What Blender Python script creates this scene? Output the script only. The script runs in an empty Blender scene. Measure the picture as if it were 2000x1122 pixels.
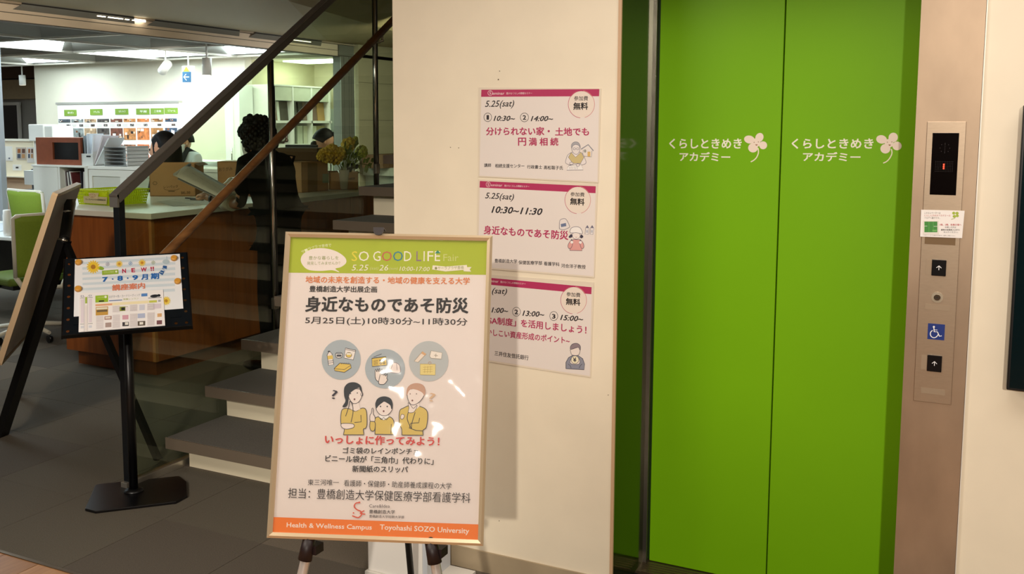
import bpy, bmesh, math, random
from mathutils import Vector, Matrix, geometry
random.seed(7)
S = bpy.context.scene
COL = S.collection
# ------------------------------------------------------------------ camera
CX = Vector((0.88686746, 0.46202393, 0.0)); CY = Vector((-0.05019441, 0.09634953, 0.99408113)); CZ = Vector((0.45928927, -0.88161821, 0.10864028))
CAMLOC = Vector((0, 0, 1.58)); FPX = 1924.0; PPX, PPY = 917.0, 455.0
cam = bpy.data.cameras.new('camera'); camo = bpy.data.objects.new('camera', cam); COL.objects.link(camo)
camo.matrix_world = Matrix(((CX.x, CY.x, CZ.x, 0), (CX.y, CY.y, CZ.y, 0), (CX.z, CY.z, CZ.z, 1.58), (0, 0, 0, 1)))
cam.sensor_width = 36; cam.sensor_fit = 'HORIZONTAL'; cam.lens = FPX / 2000 * 36
cam.shift_x = (1000 - PPX) / 2000; cam.shift_y = (PPY - 561) / 2000
cam.clip_start = 0.05; cam.clip_end = 100
S.camera = camo
# ------------------------------------------------------------------ world, lights, exposure
S.view_settings.view_transform = 'Standard'; S.view_settings.look = 'None'
S.view_settings.gamma = 1.0; S.view_settings.use_curve_mapping = False
S.view_settings.exposure = 0.35
w = bpy.data.worlds.new('world'); S.world = w; w.use_nodes = True
w.node_tree.nodes['Background'].inputs[0].default_value = (1.0, 0.90, 0.78, 1)
w.node_tree.nodes['Background'].inputs[1].default_value = 0.09

def spot(name, loc, tgt, power, col, size=50, blend=0.6, radius=0.08):
    l = bpy.data.lights.new(name, 'SPOT'); l.energy = power; l.color = col
    l.spot_size = math.radians(size); l.spot_blend = blend; l.shadow_soft_size = radius
    o = bpy.data.objects.new(name, l); COL.objects.link(o); o.location = loc
    d = Vector(tgt) - Vector(loc); o.rotation_euler = d.to_track_quat('-Z', 'Y').to_euler()
    return o
def area(name, loc, tgt, power, col, sx=1.0, sy=1.0):
    l = bpy.data.lights.new(name, 'AREA'); l.energy = power; l.color = col
    l.shape = 'RECTANGLE'; l.size = sx; l.size_y = sy
    o = bpy.data.objects.new(name, l); COL.objects.link(o); o.location = loc
    d = Vector(tgt) - Vector(loc); o.rotation_euler = d.to_track_quat('-Z', 'Y').to_euler()
    return o
WARM = (1.0, 0.90, 0.77); NEUT = (1.0, 0.95, 0.87)
# lobby ceiling lamps and added fills (the low raking one throws the poster's shadow to the right on the wall)
spot('lobby_spot', (1.05, -3.6, 2.66), (-0.75, 3.0, 0.30), 600, WARM, 38, 0.9, 0.05)
area('lobby_panel_light', (0.0, 1.95, 2.73), (-0.05, 2.05, 0.0), 25, (1.0, 0.92, 0.83), 2.0, 1.2)
area('lobby_panel_light', (-2.5, 0.5, 2.73), (-2.7, 1.4, 0.0), 74, (1.0, 0.91, 0.78), 1.6, 1.4)
spot('lobby_spot', (-3.2, 1.9, 2.5), (-4.9, 4.4, 0.8), 90, (1.0, 0.84, 0.64), 66, 1.0, 0.08)
spot('lobby_spot', (-1.3, -2.4, 2.66), (-2.95, 3.1, 0.55), 330, WARM, 26, 0.9, 0.06)  # added spot, brightens the stair risers and the flyer stand from the front
spot('beam_fill', (-5.1, 4.4, 2.50), (-6.8, 6.3, 2.42), 60, (1.0, 0.84, 0.66), 110, 1.0, 0.05)  # added fill without a fixture, brightens the fascia of the header beam
area('olive_wall_fill', (-4.7, 8.6, 2.45), (-6.6, 11.2, 1.0), 34, NEUT, 0.8, 0.8)  # added fill without a fixture, brightens the olive wall behind the stairs
spot('track_light', (-8.75, 8.35, 2.28), (-9.6, 9.66, 1.0), 22, (1.0, 0.86, 0.70), 60, 1.0, 0.05)
spot('track_light', (-7.45, 7.4, 2.1), (-8.5, 9.7, 1.3), 60, (1.0, 0.97, 0.88), 95, 1.0, 0.05)
spot('track_light', (-12.4, 8.3, 2.3), (-13.2, 8.9, 1.1), 70, (1.0, 0.90, 0.76), 80, 1.0, 0.05)
# ------------------------------------------------------------------ materials
def lin(c):
    c = c / 255.0
    return c / 12.92 if c <= 0.04045 else ((c + 0.055) / 1.055) ** 2.4
def hexc(s):
    s = s.lstrip('#'); return tuple(lin(int(s[i:i + 2], 16)) for i in (0, 2, 4))
MATS = {}
def mat(col, rough=0.6, metal=0.0, noise=0.0, scale=40, emit=0.0, bump=0.0, stretch=(1, 1, 1), coat=0.0, spec=0.5, name=None):
    key = (col, rough, metal, noise, scale, emit, bump, stretch, coat, spec)
    if key in MATS: return MATS[key]
    m = bpy.data.materials.new(name or 'paint'); m.use_nodes = True
    nt = m.node_tree; b = nt.nodes['Principled BSDF']; c = hexc(col)
    b.inputs['Base Color'].default_value = (*c, 1); b.inputs['Roughness'].default_value = rough
    b.inputs['Metallic'].default_value = metal
    b.inputs['Specular IOR Level'].default_value = spec
    if coat: b.inputs['Coat Weight'].default_value = coat; b.inputs['Coat Roughness'].default_value = 0.06
    if emit: b.inputs['Emission Color'].default_value = (*c, 1); b.inputs['Emission Strength'].default_value = emit
    if noise or bump:
        tc = nt.nodes.new('ShaderNodeTexCoord'); mp = nt.nodes.new('ShaderNodeMapping'); mp.inputs['Scale'].default_value = stretch
        n = nt.nodes.new('ShaderNodeTexNoise'); n.inputs['Scale'].default_value = scale; n.inputs['Detail'].default_value = 5
        nt.links.new(tc.outputs['Object'], mp.inputs[0]); nt.links.new(mp.outputs[0], n.inputs['Vector'])
        if noise:
            r = nt.nodes.new('ShaderNodeMapRange'); r.inputs[1].default_value = 0.3; r.inputs[2].default_value = 0.7
            r.inputs[3].default_value = 1 - noise; r.inputs[4].default_value = 1 + noise
            nt.links.new(n.outputs['Fac'], r.inputs[0])
            mx = nt.nodes.new('ShaderNodeVectorMath'); mx.operation = 'SCALE'; mx.inputs[0].default_value = c
            nt.links.new(r.outputs[0], mx.inputs['Scale']); nt.links.new(mx.outputs[0], b.inputs['Base Color'])
        if bump:
            bp = nt.nodes.new('ShaderNodeBump'); bp.inputs['Strength'].default_value = bump; bp.inputs['Distance'].default_value = 0.002
            nt.links.new(n.outputs['Fac'], bp.inputs['Height']); nt.links.new(bp.outputs[0], b.inputs['Normal'])
    MATS[key] = m
    return m
def wood(col1, col2, scale=6, rough=0.4, stretch=(8, 8, 0.6), name='wood'):
    m = bpy.data.materials.new(name); m.use_nodes = True; nt = m.node_tree; b = nt.nodes['Principled BSDF']
    tc = nt.nodes.new('ShaderNodeTexCoord'); mp = nt.nodes.new('ShaderNodeMapping'); mp.inputs['Scale'].default_value = stretch
    n = nt.nodes.new('ShaderNodeTexNoise'); n.inputs['Scale'].default_value = scale; n.inputs['Detail'].default_value = 6; n.inputs['Distortion'].default_value = 0.6
    cr = nt.nodes.new('ShaderNodeValToRGB'); cr.color_ramp.elements[0].position = 0.3; cr.color_ramp.elements[1].position = 0.7
    cr.color_ramp.elements[0].color = (*hexc(col1), 1); cr.color_ramp.elements[1].color = (*hexc(col2), 1)
    nt.links.new(tc.outputs['Object'], mp.inputs[0]); nt.links.new(mp.outputs[0], n.inputs['Vector'])
    nt.links.new(n.outputs['Fac'], cr.inputs[0]); nt.links.new(cr.outputs[0], b.inputs['Base Color'])
    b.inputs['Roughness'].default_value = rough
    return m
def glass(name, tint, gloss=1.0, rough=0.02):
    m = bpy.data.materials.new(name); m.use_nodes = True; nt = m.node_tree; nt.nodes.clear()
    o = nt.nodes.new('ShaderNodeOutputMaterial'); mx = nt.nodes.new('ShaderNodeMixShader')
    t = nt.nodes.new('ShaderNodeBsdfTransparent'); g = nt.nodes.new('ShaderNodeBsdfGlossy'); f = nt.nodes.new('ShaderNodeLayerWeight'); pw = nt.nodes.new('ShaderNodeMath'); pw.operation = 'POWER'; pw.inputs[1].default_value = 4.0; ma = nt.nodes.new('ShaderNodeMath'); ma.operation = 'MULTIPLY_ADD'; ma.inputs[1].default_value = 0.75; ma.inputs[2].default_value = 0.04; nt.links.new(f.outputs['Facing'], pw.inputs[0]); nt.links.new(pw.outputs[0], ma.inputs[0])
    f.inputs['Blend'].default_value = 0.5; t.inputs[0].default_value = (*tint, 1); g.inputs['Roughness'].default_value = rough
    g.inputs[0].default_value = (gloss, gloss, gloss, 1)
    nt.links.new(ma.outputs[0], mx.inputs[0]); nt.links.new(t.outputs[0], mx.inputs[1]); nt.links.new(g.outputs[0], mx.inputs[2])
    nt.links.new(mx.outputs[0], o.inputs[0])
    return m
def film(name, scale=7, strength=0.9):
    """clear wrinkled plastic film lying over a print"""
    m = glass(name, (0.97, 0.97, 0.97)); nt = m.node_tree
    tc = nt.nodes.new('ShaderNodeTexCoord'); n = nt.nodes.new('ShaderNodeTexNoise'); n.inputs['Scale'].default_value = scale; n.inputs['Detail'].default_value = 2
    bp = nt.nodes.new('ShaderNodeBump'); bp.inputs['Strength'].default_value = strength; bp.inputs['Distance'].default_value = 0.02
    nt.links.new(tc.outputs['Object'], n.inputs['Vector']); nt.links.new(n.outputs['Fac'], bp.inputs['Height'])
    for nd in nt.nodes:
        if nd.type in ('BSDF_GLOSSY', 'LAYER_WEIGHT'): nt.links.new(bp.outputs[0], nd.inputs['Normal'])
    return m
# ------------------------------------------------------------------ pixel -> point on a real plane of the room
def ray(px, py):
    return (CX * (px - PPX) + CY * -(py - PPY) - CZ * FPX)
def RY(px, py, Y):
    d = ray(px, py); return CAMLOC + d * (Y / d.y)
def RX(px, py, X):
    d = ray(px, py); return CAMLOC + d * (X / d.x)
def RZ(px, py, z=0.0):
    d = ray(px, py); return CAMLOC + d * ((z - 1.58) / d.z)
# ------------------------------------------------------------------ objects
def props(o, label=None, cat=None, group=None, kind=None):
    if label: o['label'] = label
    if cat: o['category'] = cat
    if group: o['group'] = group
    if kind: o['kind'] = kind
    return o
def thing(name, label, cat, loc=(0, 0, 0), group=None):
    o = bpy.data.objects.new(name, None); COL.objects.link(o); o.location = loc; o.empty_display_size = 0.05
    return props(o, label, cat, group)
def woff(p):
    v = Vector((0, 0, 0))
    while p is not None:
        v += p.location; p = p.parent
    return v
class MB:
    def __init__(s): s.v = []; s.f = []; s.m = []; s.mats = []; s.sm = []
    def mi(s, m):
        if m not in s.mats: s.mats.append(m)
        return s.mats.index(m)
    def add(s, vs, fs, m=None, smooth=False):
        o = len(s.v); s.v += [Vector(x) for x in vs]; i = s.mi(m) if m else 0
        for f in fs: s.f.append([o + k for k in f]); s.m.append(i); s.sm.append(smooth)
        return s
    def box(s, x0, x1, y0, y1, z0, z1, m=None):
        v = [(x, y, z) for x in (x0, x1) for y in (y0, y1) for z in (z0, z1)]
        return s.add(v, [(0, 1, 3, 2), (4, 6, 7, 5), (0, 4, 5, 1), (2, 3, 7, 6), (0, 2, 6, 4), (1, 5, 7, 3)], m)
    def slab(s, pts, d, m=None):
        """polygon pts extruded by vector d"""
        pts = [Vector(p) for p in pts]; d = Vector(d); n = len(pts)
        return s.add(pts + [p + d for p in pts], [list(range(n))[::-1], list(range(n, 2 * n))] + [(i, (i + 1) % n, n + (i + 1) % n, n + i) for i in range(n)], m)
    def tube(s, pts, r, n=10, m=None, smooth=True, caps=True):
        pts = [Vector(p) for p in pts]; rs = r if isinstance(r, (list, tuple)) else [r] * len(pts)
        vs = []; fs = []; prev = None
        for i, p in enumerate(pts):
            t = (pts[min(i + 1, len(pts) - 1)] - pts[max(i - 1, 0)]).normalized()
            if prev is None:
                a = Vector((0, 0, 1)) if abs(t.z) < 0.9 else Vector((1, 0, 0)); u = t.cross(a).normalized()
            else: u = (prev - t * prev.dot(t)).normalized()
            prev = u; q = t.cross(u)
            for k in range(n):
                a = 2 * math.pi * k / n; vs.append(p + (u * math.cos(a) + q * math.sin(a)) * rs[i])
        for i in range(len(pts) - 1):
            for k in range(n): fs.append((i * n + k, i * n + (k + 1) % n, (i + 1) * n + (k + 1) % n, (i + 1) * n + k))
        s.add(vs, fs, m, smooth)
        if caps:
            o = len(s.v) - len(vs); i = s.mi(m) if m else 0
            s.f += [[o + k for k in range(n)][::-1], [o + (len(pts) - 1) * n + k for k in range(n)]]; s.m += [i, i]; s.sm += [False, False]
        return s
    def bar(s, a, b, w, h, up=(0, 0, 1), m=None):
        a, b, up = Vector(a), Vector(b), Vector(up); t = (b - a).normalized(); sd = t.cross(up).normalized(); u = sd.cross(t)
        c = [sd * w / 2 * i + u * h / 2 * j for i, j in ((-1, -1), (1, -1), (1, 1), (-1, 1))]
        return s.add([a + k for k in c] + [b + k for k in c], [(0, 1, 2, 3)[::-1], (4, 5, 6, 7)] + [(i, (i + 1) % 4, 4 + (i + 1) % 4, 4 + i) for i in range(4)], m)
    def ball(s, c, r, m=None, nu=10, nv=7, sc=(1, 1, 1)):
        c = Vector(c); vs = [c + Vector((0, 0, r * sc[2]))]; fs = []
        for i in range(1, nv):
            a = math.pi * i / nv
            for k in range(nu):
                b = 2 * math.pi * k / nu; vs.append(c + Vector((r * sc[0] * math.sin(a) * math.cos(b), r * sc[1] * math.sin(a) * math.sin(b), r * sc[2] * math.cos(a))))
        vs.append(c - Vector((0, 0, r * sc[2]))); L = len(vs) - 1
        for k in range(nu):
            fs.append((0, 1 + k, 1 + (k + 1) % nu)); fs.append((L, L - nu + (k + 1) % nu, L - nu + k))
            for i in range(nv - 2): fs.append((1 + i * nu + k, 1 + (i + 1) * nu + k, 1 + (i + 1) * nu + (k + 1) % nu, 1 + i * nu + (k + 1) % nu))
        return s.add(vs, fs, m, True)
    def lathe(s, c, prof, n=20, m=None, smooth=True):
        c = Vector(c); vs = []; fs = []
        for r, z in prof:
            for k in range(n):
                a = 2 * math.pi * k / n; vs.append(c + Vector((r * math.cos(a), r * math.sin(a), z)))
        for i in range(len(prof) - 1):
            for k in range(n): fs.append((i * n + k, i * n + (k + 1) % n, (i + 1) * n + (k + 1) % n, (i + 1) * n + k))
        s.add(vs, fs, m, smooth)
        o = len(s.v) - len(vs); i = s.mi(m) if m else 0
        s.f += [[o + k for k in range(n)][::-1], [o + (len(prof) - 1) * n + k for k in range(n)]]; s.m += [i, i]; s.sm += [False, False]
        return s
    def build(s, name, m=None, parent=None, bevel=0, seg=2, **kw):
        me = bpy.data.meshes.new(name); off = woff(parent)
        me.from_pydata([v - off for v in s.v], [], s.f)
        if m: me.materials.append(m)
        else:
            for k in s.mats: me.materials.append(k)
            me.polygons.foreach_set('material_index', s.m)
        me.polygons.foreach_set('use_smooth', s.sm); me.validate(); me.update()
        b = bmesh.new(); b.from_mesh(me); bmesh.ops.recalc_face_normals(b, faces=b.faces); b.to_mesh(me); b.free()
        o = bpy.data.objects.new(name, me); COL.objects.link(o); o.parent = parent
        if bevel:
            bv = o.modifiers.new('bevel', 'BEVEL'); bv.width = bevel; bv.segments = seg; bv.limit_method = 'ANGLE'; bv.angle_limit = 0.7
        return props(o, **kw) if kw else o
def bx(name, x0, x1, y0, y1, z0, z1, m, parent=None, bevel=0, **kw):
    return MB().box(x0, x1, y0, y1, z0, z1).build(name, m, parent, bevel, **kw)
def struct(o): o['kind'] = 'structure'; return o
# ------------------------------------------------------------------ printing on flat sheets
class Plane:
    def __init__(s, o, u, v):
        s.o = Vector(o); s.u = Vector(u).normalized(); v = Vector(v); s.v = (v - s.u * v.dot(s.u)).normalized(); s.n = s.u.cross(s.v)
        if s.n.dot(CAMLOC - s.o) < 0: s.n = -s.n
    def hit(s, px, py):
        d = ray(px, py); return CAMLOC + d * ((s.o - CAMLOC).dot(s.n) / d.dot(s.n))
    def loc(s, px, py):
        p = s.hit(px, py) - s.o; return Vector((p.dot(s.u), p.dot(s.v)))
    def P(s, a, d=0.0): return s.o + s.u * a[0] + s.v * a[1] + s.n * d
TXT = {}
def textmesh(t, bold, shear):
    k = (t, bold, shear)
    if k not in TXT:
        c = bpy.data.curves.new('t', 'FONT'); c.body = t; c.resolution_u = 2; c.offset = 0; c.shear = shear
        o = bpy.data.objects.new('t', c); COL.objects.link(o); bpy.context.view_layer.update()
        m = bpy.data.meshes.new_from_object(o.evaluated_get(bpy.context.evaluated_depsgraph_get()))
        vs = [(v.co.x, v.co.y) for v in m.vertices]; fs = [list(p.vertices) for p in m.polygons]
        bpy.data.objects.remove(o); bpy.data.curves.remove(c); bpy.data.meshes.remove(m)
        if bold > 0.006:
            V0, F0 = vs, fs; vs, fs = [], []
            for a, b in ((0, 0), (1, 0.6), (-1, 0.6), (0.6, -1), (-0.6, -1), (1, -0.4), (-1, -0.4)):
                o_ = len(vs); vs += [(x + a * bold, y + b * bold) for x, y in V0]; fs += [[o_ + i for i in f] for f in F0]
        x0, x1 = min(v[0] for v in vs), max(v[0] for v in vs); y0, y1 = min(v[1] for v in vs), max(v[1] for v in vs)
        nb = 7 if bold > 0.006 else 1; n0 = len(vs) // nb
        TXT[k] = ([((x - x0) / (x1 - x0), (y - y0) / max(y1 - y0, 1e-6), (i // n0) * 8e-6) for i, (x, y) in enumerate(vs)], fs)
    return TXT[k]
class Print:
    """flat ink on a plane; xf maps the coordinates used for drawing to photograph pixels"""
    def __init__(s, plane, d0=0.0003, step=0.000014, rough=0.55, org=(0, 0), sc=1.0):
        s.pl = plane; s.d = d0; s.step = step; s.rough = rough; s.art = MB(); s.let = MB(); s.org = org; s.sc = sc
    def at(s, org, sc): s.org = org; s.sc = sc; return s
    def L(s, x, y): return s.pl.loc(s.org[0] + x / s.sc, s.org[1] + y / s.sc)
    def fillL(s, pts, col, mb=None):
        s.d += s.step; P = [s.pl.P(a, s.d) for a in pts]
        tr = geometry.tessellate_polygon([[Vector((a[0], a[1], 0)) for a in pts]])
        (mb or s.art).add(P, [tuple(t) for t in tr], mat(col, s.rough, name='ink'))
    def fill(s, pts, col): s.fillL([s.L(*p) for p in pts], col); return s
    def rect(s, x0, y0, x1, y1, col): return s.fill([(x0, y0), (x1, y0), (x1, y1), (x0, y1)], col)
    def ell(s, cx, cy, rx, ry, col, rot=0, n=28):
        c, q = math.cos(rot), math.sin(rot)
        return s.fill([(cx + rx * math.cos(a) * c - ry * math.sin(a) * q, cy + rx * math.cos(a) * q + ry * math.sin(a) * c) for a in [2 * math.pi * k / n for k in range(n)]], col)
    def stroke(s, pts, w, col, closed=False, smooth=False):
        if smooth: pts = curve(pts, closed)
        P = [s.L(*p) for p in pts]; c = s.L(pts[0][0] + 1, pts[0][1]) - P[0]; h = w / 2 * c.length
        if closed: P = P + [P[0], P[1]] if len(P) > 1 else P
        s.d += s.step; vs = []; fs = []
        for i, p in enumerate(P):
            t = P[min(i + 1, len(P) - 1)] - P[max(i - 1, 0)]
            if t.length < 1e-9: t = Vector((1, 0))
            t.normalize(); nrm = Vector((-t.y, t.x)) * h; vs += [s.pl.P(p + nrm, s.d), s.pl.P(p - nrm, s.d)]
            if i: fs.append((2 * i - 2, 2 * i - 1, 2 * i + 1, 2 * i))
        s.art.add(vs, fs, mat(col, s.rough, name='ink')); return s
    def out(s, pts, col, line='#2b2430', w=3, smooth=True):
        if smooth: pts = curve(pts, True)
        s.fill(pts, col); return s.stroke(pts, w, line, True)
    def ring(s, cx, cy, rx, ry, w, col, a0=0, a1=360, n=40):
        return s.stroke([(cx + rx * math.cos(math.radians(a0 + (a1 - a0) * k / n)), cy + ry * math.sin(math.radians(a0 + (a1 - a0) * k / n))) for k in range(n + 1)], w, col)
    def text(s, t, x0, y0, x1, y1, h, col, bold=0.0, shear=0.0):
        """glyph box: bottom-left (x0,y0), bottom-right (x1,y1), height h"""
        vs, fs = textmesh(t, bold, shear); A, B = s.L(x0, y0), s.L(x1, y1); U = B - A
        H = (s.L(x0, y0 - h) - A).length; N = Vector((-U.y, U.x)).normalized() * H
        if N.dot(s.L(x0, y0 - h) - A) < 0: N = -N
        s.d += s.step
        s.let.add([s.pl.P(A + U * x + N * y, s.d + e) for x, y, e in vs], fs, mat(col, s.rough, name='ink')); return s
    def done(s, parent, art='printed_picture', let='printed_lettering'):
        if s.art.v: s.art.build(art, None, parent)
        if s.let.v: s.let.build(let, None, parent)
def curve(pts, closed=False, n=5):
    P = [Vector((p[0], p[1])) for p in pts]; L = len(P); out = []
    for i in range(L if closed else L - 1):
        g = (lambda k: P[k % L]) if closed else (lambda k: P[max(0, min(L - 1, k))])
        a, b, c, d = g(i - 1), g(i), g(i + 1), g(i + 2)
        for k in range(n):
            t = k / n; out.append(tuple(0.5 * ((2 * b) + (c - a) * t + (2 * a - 5 * b + 4 * c - d) * t * t + (3 * b - a - 3 * c + d) * t ** 3)))
    if not closed: out.append(tuple(P[-1]))
    return out
def sheet(name, plane, corners, th, m, parent=None, **kw):
    """thin rigid sheet whose front face carries the corners (photo pixels) on the plane"""
    P = [plane.hit(*c) for c in corners]
    return MB().slab([p - plane.n * th for p in P], plane.n * th).build(name, m, parent, **kw)
def skin(name, joints, edges, m, parent, root=0, sub=2):
    """joints: (x,y,z,radius) ; one continuous tapered surface"""
    me = bpy.data.meshes.new(name); me.from_pydata([j[:3] for j in joints], edges, []); me.update()
    o = bpy.data.objects.new(name, me); COL.objects.link(o)
    o.modifiers.new('s', 'SKIN')
    if not me.skin_vertices: me.skin_vertices.new() if hasattr(me.skin_vertices, 'new') else None
    for i, sv in enumerate(me.skin_vertices[0].data):
        r = joints[i][3]; sv.radius = r if isinstance(r, tuple) else (r, r); sv.use_root = (i == root)
    ss = o.modifiers.new('u', 'SUBSURF'); ss.levels = sub; ss.render_levels = sub
    bpy.context.view_layer.update()
    nm = bpy.data.meshes.new_from_object(o.evaluated_get(bpy.context.evaluated_depsgraph_get()))
    bpy.data.objects.remove(o); bpy.data.meshes.remove(me)
    nm.name = name; nm.materials.clear(); nm.materials.append(m)
    for p in nm.polygons: p.use_smooth = True
    q = bpy.data.objects.new(name, nm); COL.objects.link(q); q.parent = parent
    return q
# ================================================================== SETTING
PAINT = mat('#efe3cc', 0.55, noise=0.03, scale=6, bump=0.05, name='cream_paint')
WHITE = mat('#f2f1ea', 0.5, name='white_paint')
STEEL = mat('#b09a84', 0.42, 0.9, noise=0.10, scale=9, bump=0.08, stretch=(1, 1, 0.5), name='brushed_steel')
STEEL2 = mat('#b8a48e', 0.38, 0.9, noise=0.04, scale=60, stretch=(1, 1, 8), name='panel_steel')
CHROME = mat('#d8d4cc', 0.16, 1.0, name='chrome')
BLACK = mat('#0c0c0e', 0.45, name='black_metal')
BLACKM = mat('#08080a', 0.35, name='black_plastic')
RUBBER = mat('#1e1012', 0.5, name='rubber')
# floor: concrete slab with carpet tiles beyond Y 2.32 and lobby planks before it
flo = struct(bx('floor', -17, 3.2, -5, 16, -0.12, -0.010, mat('#2a2622', 0.9, name='slab')))
CARP = [mat(c, 0.95, noise=0.22, scale=240, bump=0.5, name='carpet') for c in ('#63594d', '#5c5549', '#695f52', '#574f45')]
tm = {}
def tile_mesh(k):
    if k not in tm: tm[k] = MB().box(0.0012, 0.4988, 0.0012, 0.4988, -0.010, 0).build('carpet_tile', CARP[k]); 
    return tm[k]
n = 0; rnd = random.Random(3)
protos = [tile_mesh(k) for k in range(4)]
used = set(); rest = [MB() for _ in range(1)]
for i in range(-32, 0):
    for j in range(0, 26):
        x = -1.86 + i * 0.5 + 0.0; y = 2.32 + j * 0.5
        if x < -17: continue
        near = (x > -6.9 and y < 6.9)
        k = rnd.choice((0, 0, 1, 2, 3, 1))
        if near and not (x > -1.9):
            o = protos[k] if k not in used else protos[k].copy()
            if k in used: COL.objects.link(o)
            used.add(k); o.location = (x, y, 0); o.parent = flo; n += 1
        else: rest[0].box(x + 0.001, x + 0.499, y + 0.001, y + 0.499, -0.010, 0, CARP[k])
for k in range(4):
    if k not in used: bpy.data.objects.remove(protos[k])
rest[0].box(-1.86, 3.1, 2.32, 2.995, -0.01, 0, CARP[0])
rest[0].build('carpet_tile_field', None, flo, kind='stuff')
PLK = [wood(a, b, 5, 0.42, (9, 0.8, 9), 'plank_wood') for a, b in (('#9a6a3e', '#b98552'), ('#8f6138', '#ab7a49'), ('#a47346', '#c09060'))]
for k in range(11):
    x = -4.4 + k * 0.18; bx('plank', x + 0.0015, x + 0.1785, -0.2, 2.305, -0.010, 0, PLK[k % 3], flo)
pf = MB()
for k in range(31):
    x = -2.42 + k * 0.18; pf.box(x + 0.0015, x + 0.1785, -5, 2.305, -0.010, 0, PLK[(k * 2) % 3])
pf.build('plank_field', None, flo, kind='stuff')
struct(bx('trim_1', -17, 3.1, 2.305, 2.32, -0.010, 0.003, mat('#6d5b45', 0.4, 0.7)))
# elevator shaft wall with its raised greige baseboard
struct(bx('wall_front', -1.868, -1.0275, 3.0, 9.0, 0, 3.9, PAINT))
struct(bx('baseboard_front', -1.871, -1.0275, 2.992, 3.0, 0, 0.075, mat('#a8977c', 0.6, noise=0.08, scale=8)))
struct(bx('trim_2', -1.036, -1.0255, 2.996, 3.004, 0, 3.9, mat('#c9a684', 0.5)))
struct(bx('wall_header', -1.0275, -0.172, 3.0, 3.5, 2.14, 3.9, PAINT))
struct(bx('wall_right', -0.011, 3.2, 3.0, 3.5, 0, 3.9, PAINT))
struct(bx('baseboard_right', -0.011, 3.2, 2.992, 3.0, 0, 0.075, mat('#a8977c', 0.6, noise=0.08, scale=8)))
struct(bx('wall_shaft', -1.0275, 0.0, 3.9, 3.95, 0, 3.0, mat('#202020', 0.8)))
struct(bx('trim_3', -0.0135, -0.0105, 2.992, 3.02, 0, 3.9, mat('#ece6da', 0.4, 0.3)))
# elevator surround
REVEAL = mat('#3d4a1c', 0.12, 0.75, noise=0.04, scale=4, name='mirror_steel')  # dark green base colour stands in for the doors mirrored in the steel
struct(bx('wall_reveal', -1.0275, -1.0255, 3.004, 3.325, 0, 2.14, REVEAL))
j = MB().box(-1.0275, -1.0115, 3.325, 3.345, 0, 2.14).build('trim_4', mat('#8f8880', 0.3, 0.9)); struct(j)
DY = 3.345
dl = RY(1272, 900, DY).x; dm = RY(1504, 900, DY).x; dr = -0.165
GREEN = mat('#76b208', 0.42, noise=0.02, scale=3, spec=0.22, name='green_door_paint')
door1 = struct(bx('door_1', dl, dm - 0.002, DY, DY + 0.035, 0.006, 2.135, GREEN, bevel=0.002))
door2 = struct(bx('door_2', dm + 0.002, dr, DY + 0.0, DY + 0.035, 0.006, 2.135, GREEN, bevel=0.002))
bx('door_edge', dl - 0.014, dl, DY + 0.012, DY + 0.03, 0.006, 2.135, mat('#1f3a0e', 0.4), door1)
struct(bx('trim_5', -1.0115, dl - 0.001, DY + 0.02, DY + 0.04, 0, 2.14, mat('#1b3010', 0.5)))
struct(bx('trim_6', dl - 0.02, -0.172, DY - 0.10, DY + 0.06, -0.005, 0.004, mat('#6b5b45', 0.4, 0.8, noise=0.2, scale=80)))
sill = MB()
for k in range(5): sill.box(dl, -0.172, DY - 0.095 + k * 0.018, DY - 0.087 + k * 0.018, 0.004, 0.0065)
struct(sill.build('trim_7', mat('#8a7a60', 0.35, 0.9)))
DP = Plane((0, DY, 0), (1, 0, 0), (0, 0, 1))
INK = '#f3efdc'
def door_print(door, tx, petals, ctr, stem, face):
    p = Print(DP).at((1280, 230), 4.0)
    p.text('くらしときめき', tx[0], 243, tx[1], 243, 78, INK, 0.022); p.text('アカデミー', tx[2], 340, tx[3], 344, 72, INK, 0.022)
    for q in petals: p.ell(*q[:4], '#f1dfd0', q[4])
    p.ell(ctr[0], ctr[1], 34, 34, '#f1dfd0')
    p.stroke(stem, 9, '#efe6c8', smooth=True)
    for e in face[:2]: p.ell(*e, 4, 4, '#9c7f62')
    p.fill([(face[2][0] - 10, face[2][1] - 3), (face[2][0] + 10, face[2][1] - 3), (face[2][0] + 5, face[2][1] + 6), (face[2][0] - 4, face[2][1] + 6)], '#9c5f42')
    p.done(door, 'clover_emblem', 'printed_lettering')
door_print(door1, (108, 675, 188, 585), [(735, 171, 42, 31, .2), (813, 155, 31, 37, .5), (842, 216, 31, 31, 0), (763, 236, 38, 36, 0)], (786, 196), [(803, 238), (805, 275), (790, 312), (766, 335), (745, 345)], [(772, 193), (805, 190), (790, 212)])
door_print(door2, (1064, 1703, 1152, 1602), [(1767, 170, 42, 33, .2), (1858, 155, 36, 38, .5), (1888, 221, 36, 34, 0), (1797, 243, 39, 37, 0)], (1826, 200), [(1844, 245), (1848, 280), (1830, 318), (1806, 343), (1780, 355)], [(1813, 192), (1848, 190), (1830, 213)])
# right steel jamb (face) and its inner return
struct(bx('wall_jamb', -0.172, -0.0145, 2.992, 3.4, 0, 3.9, STEEL))

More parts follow.
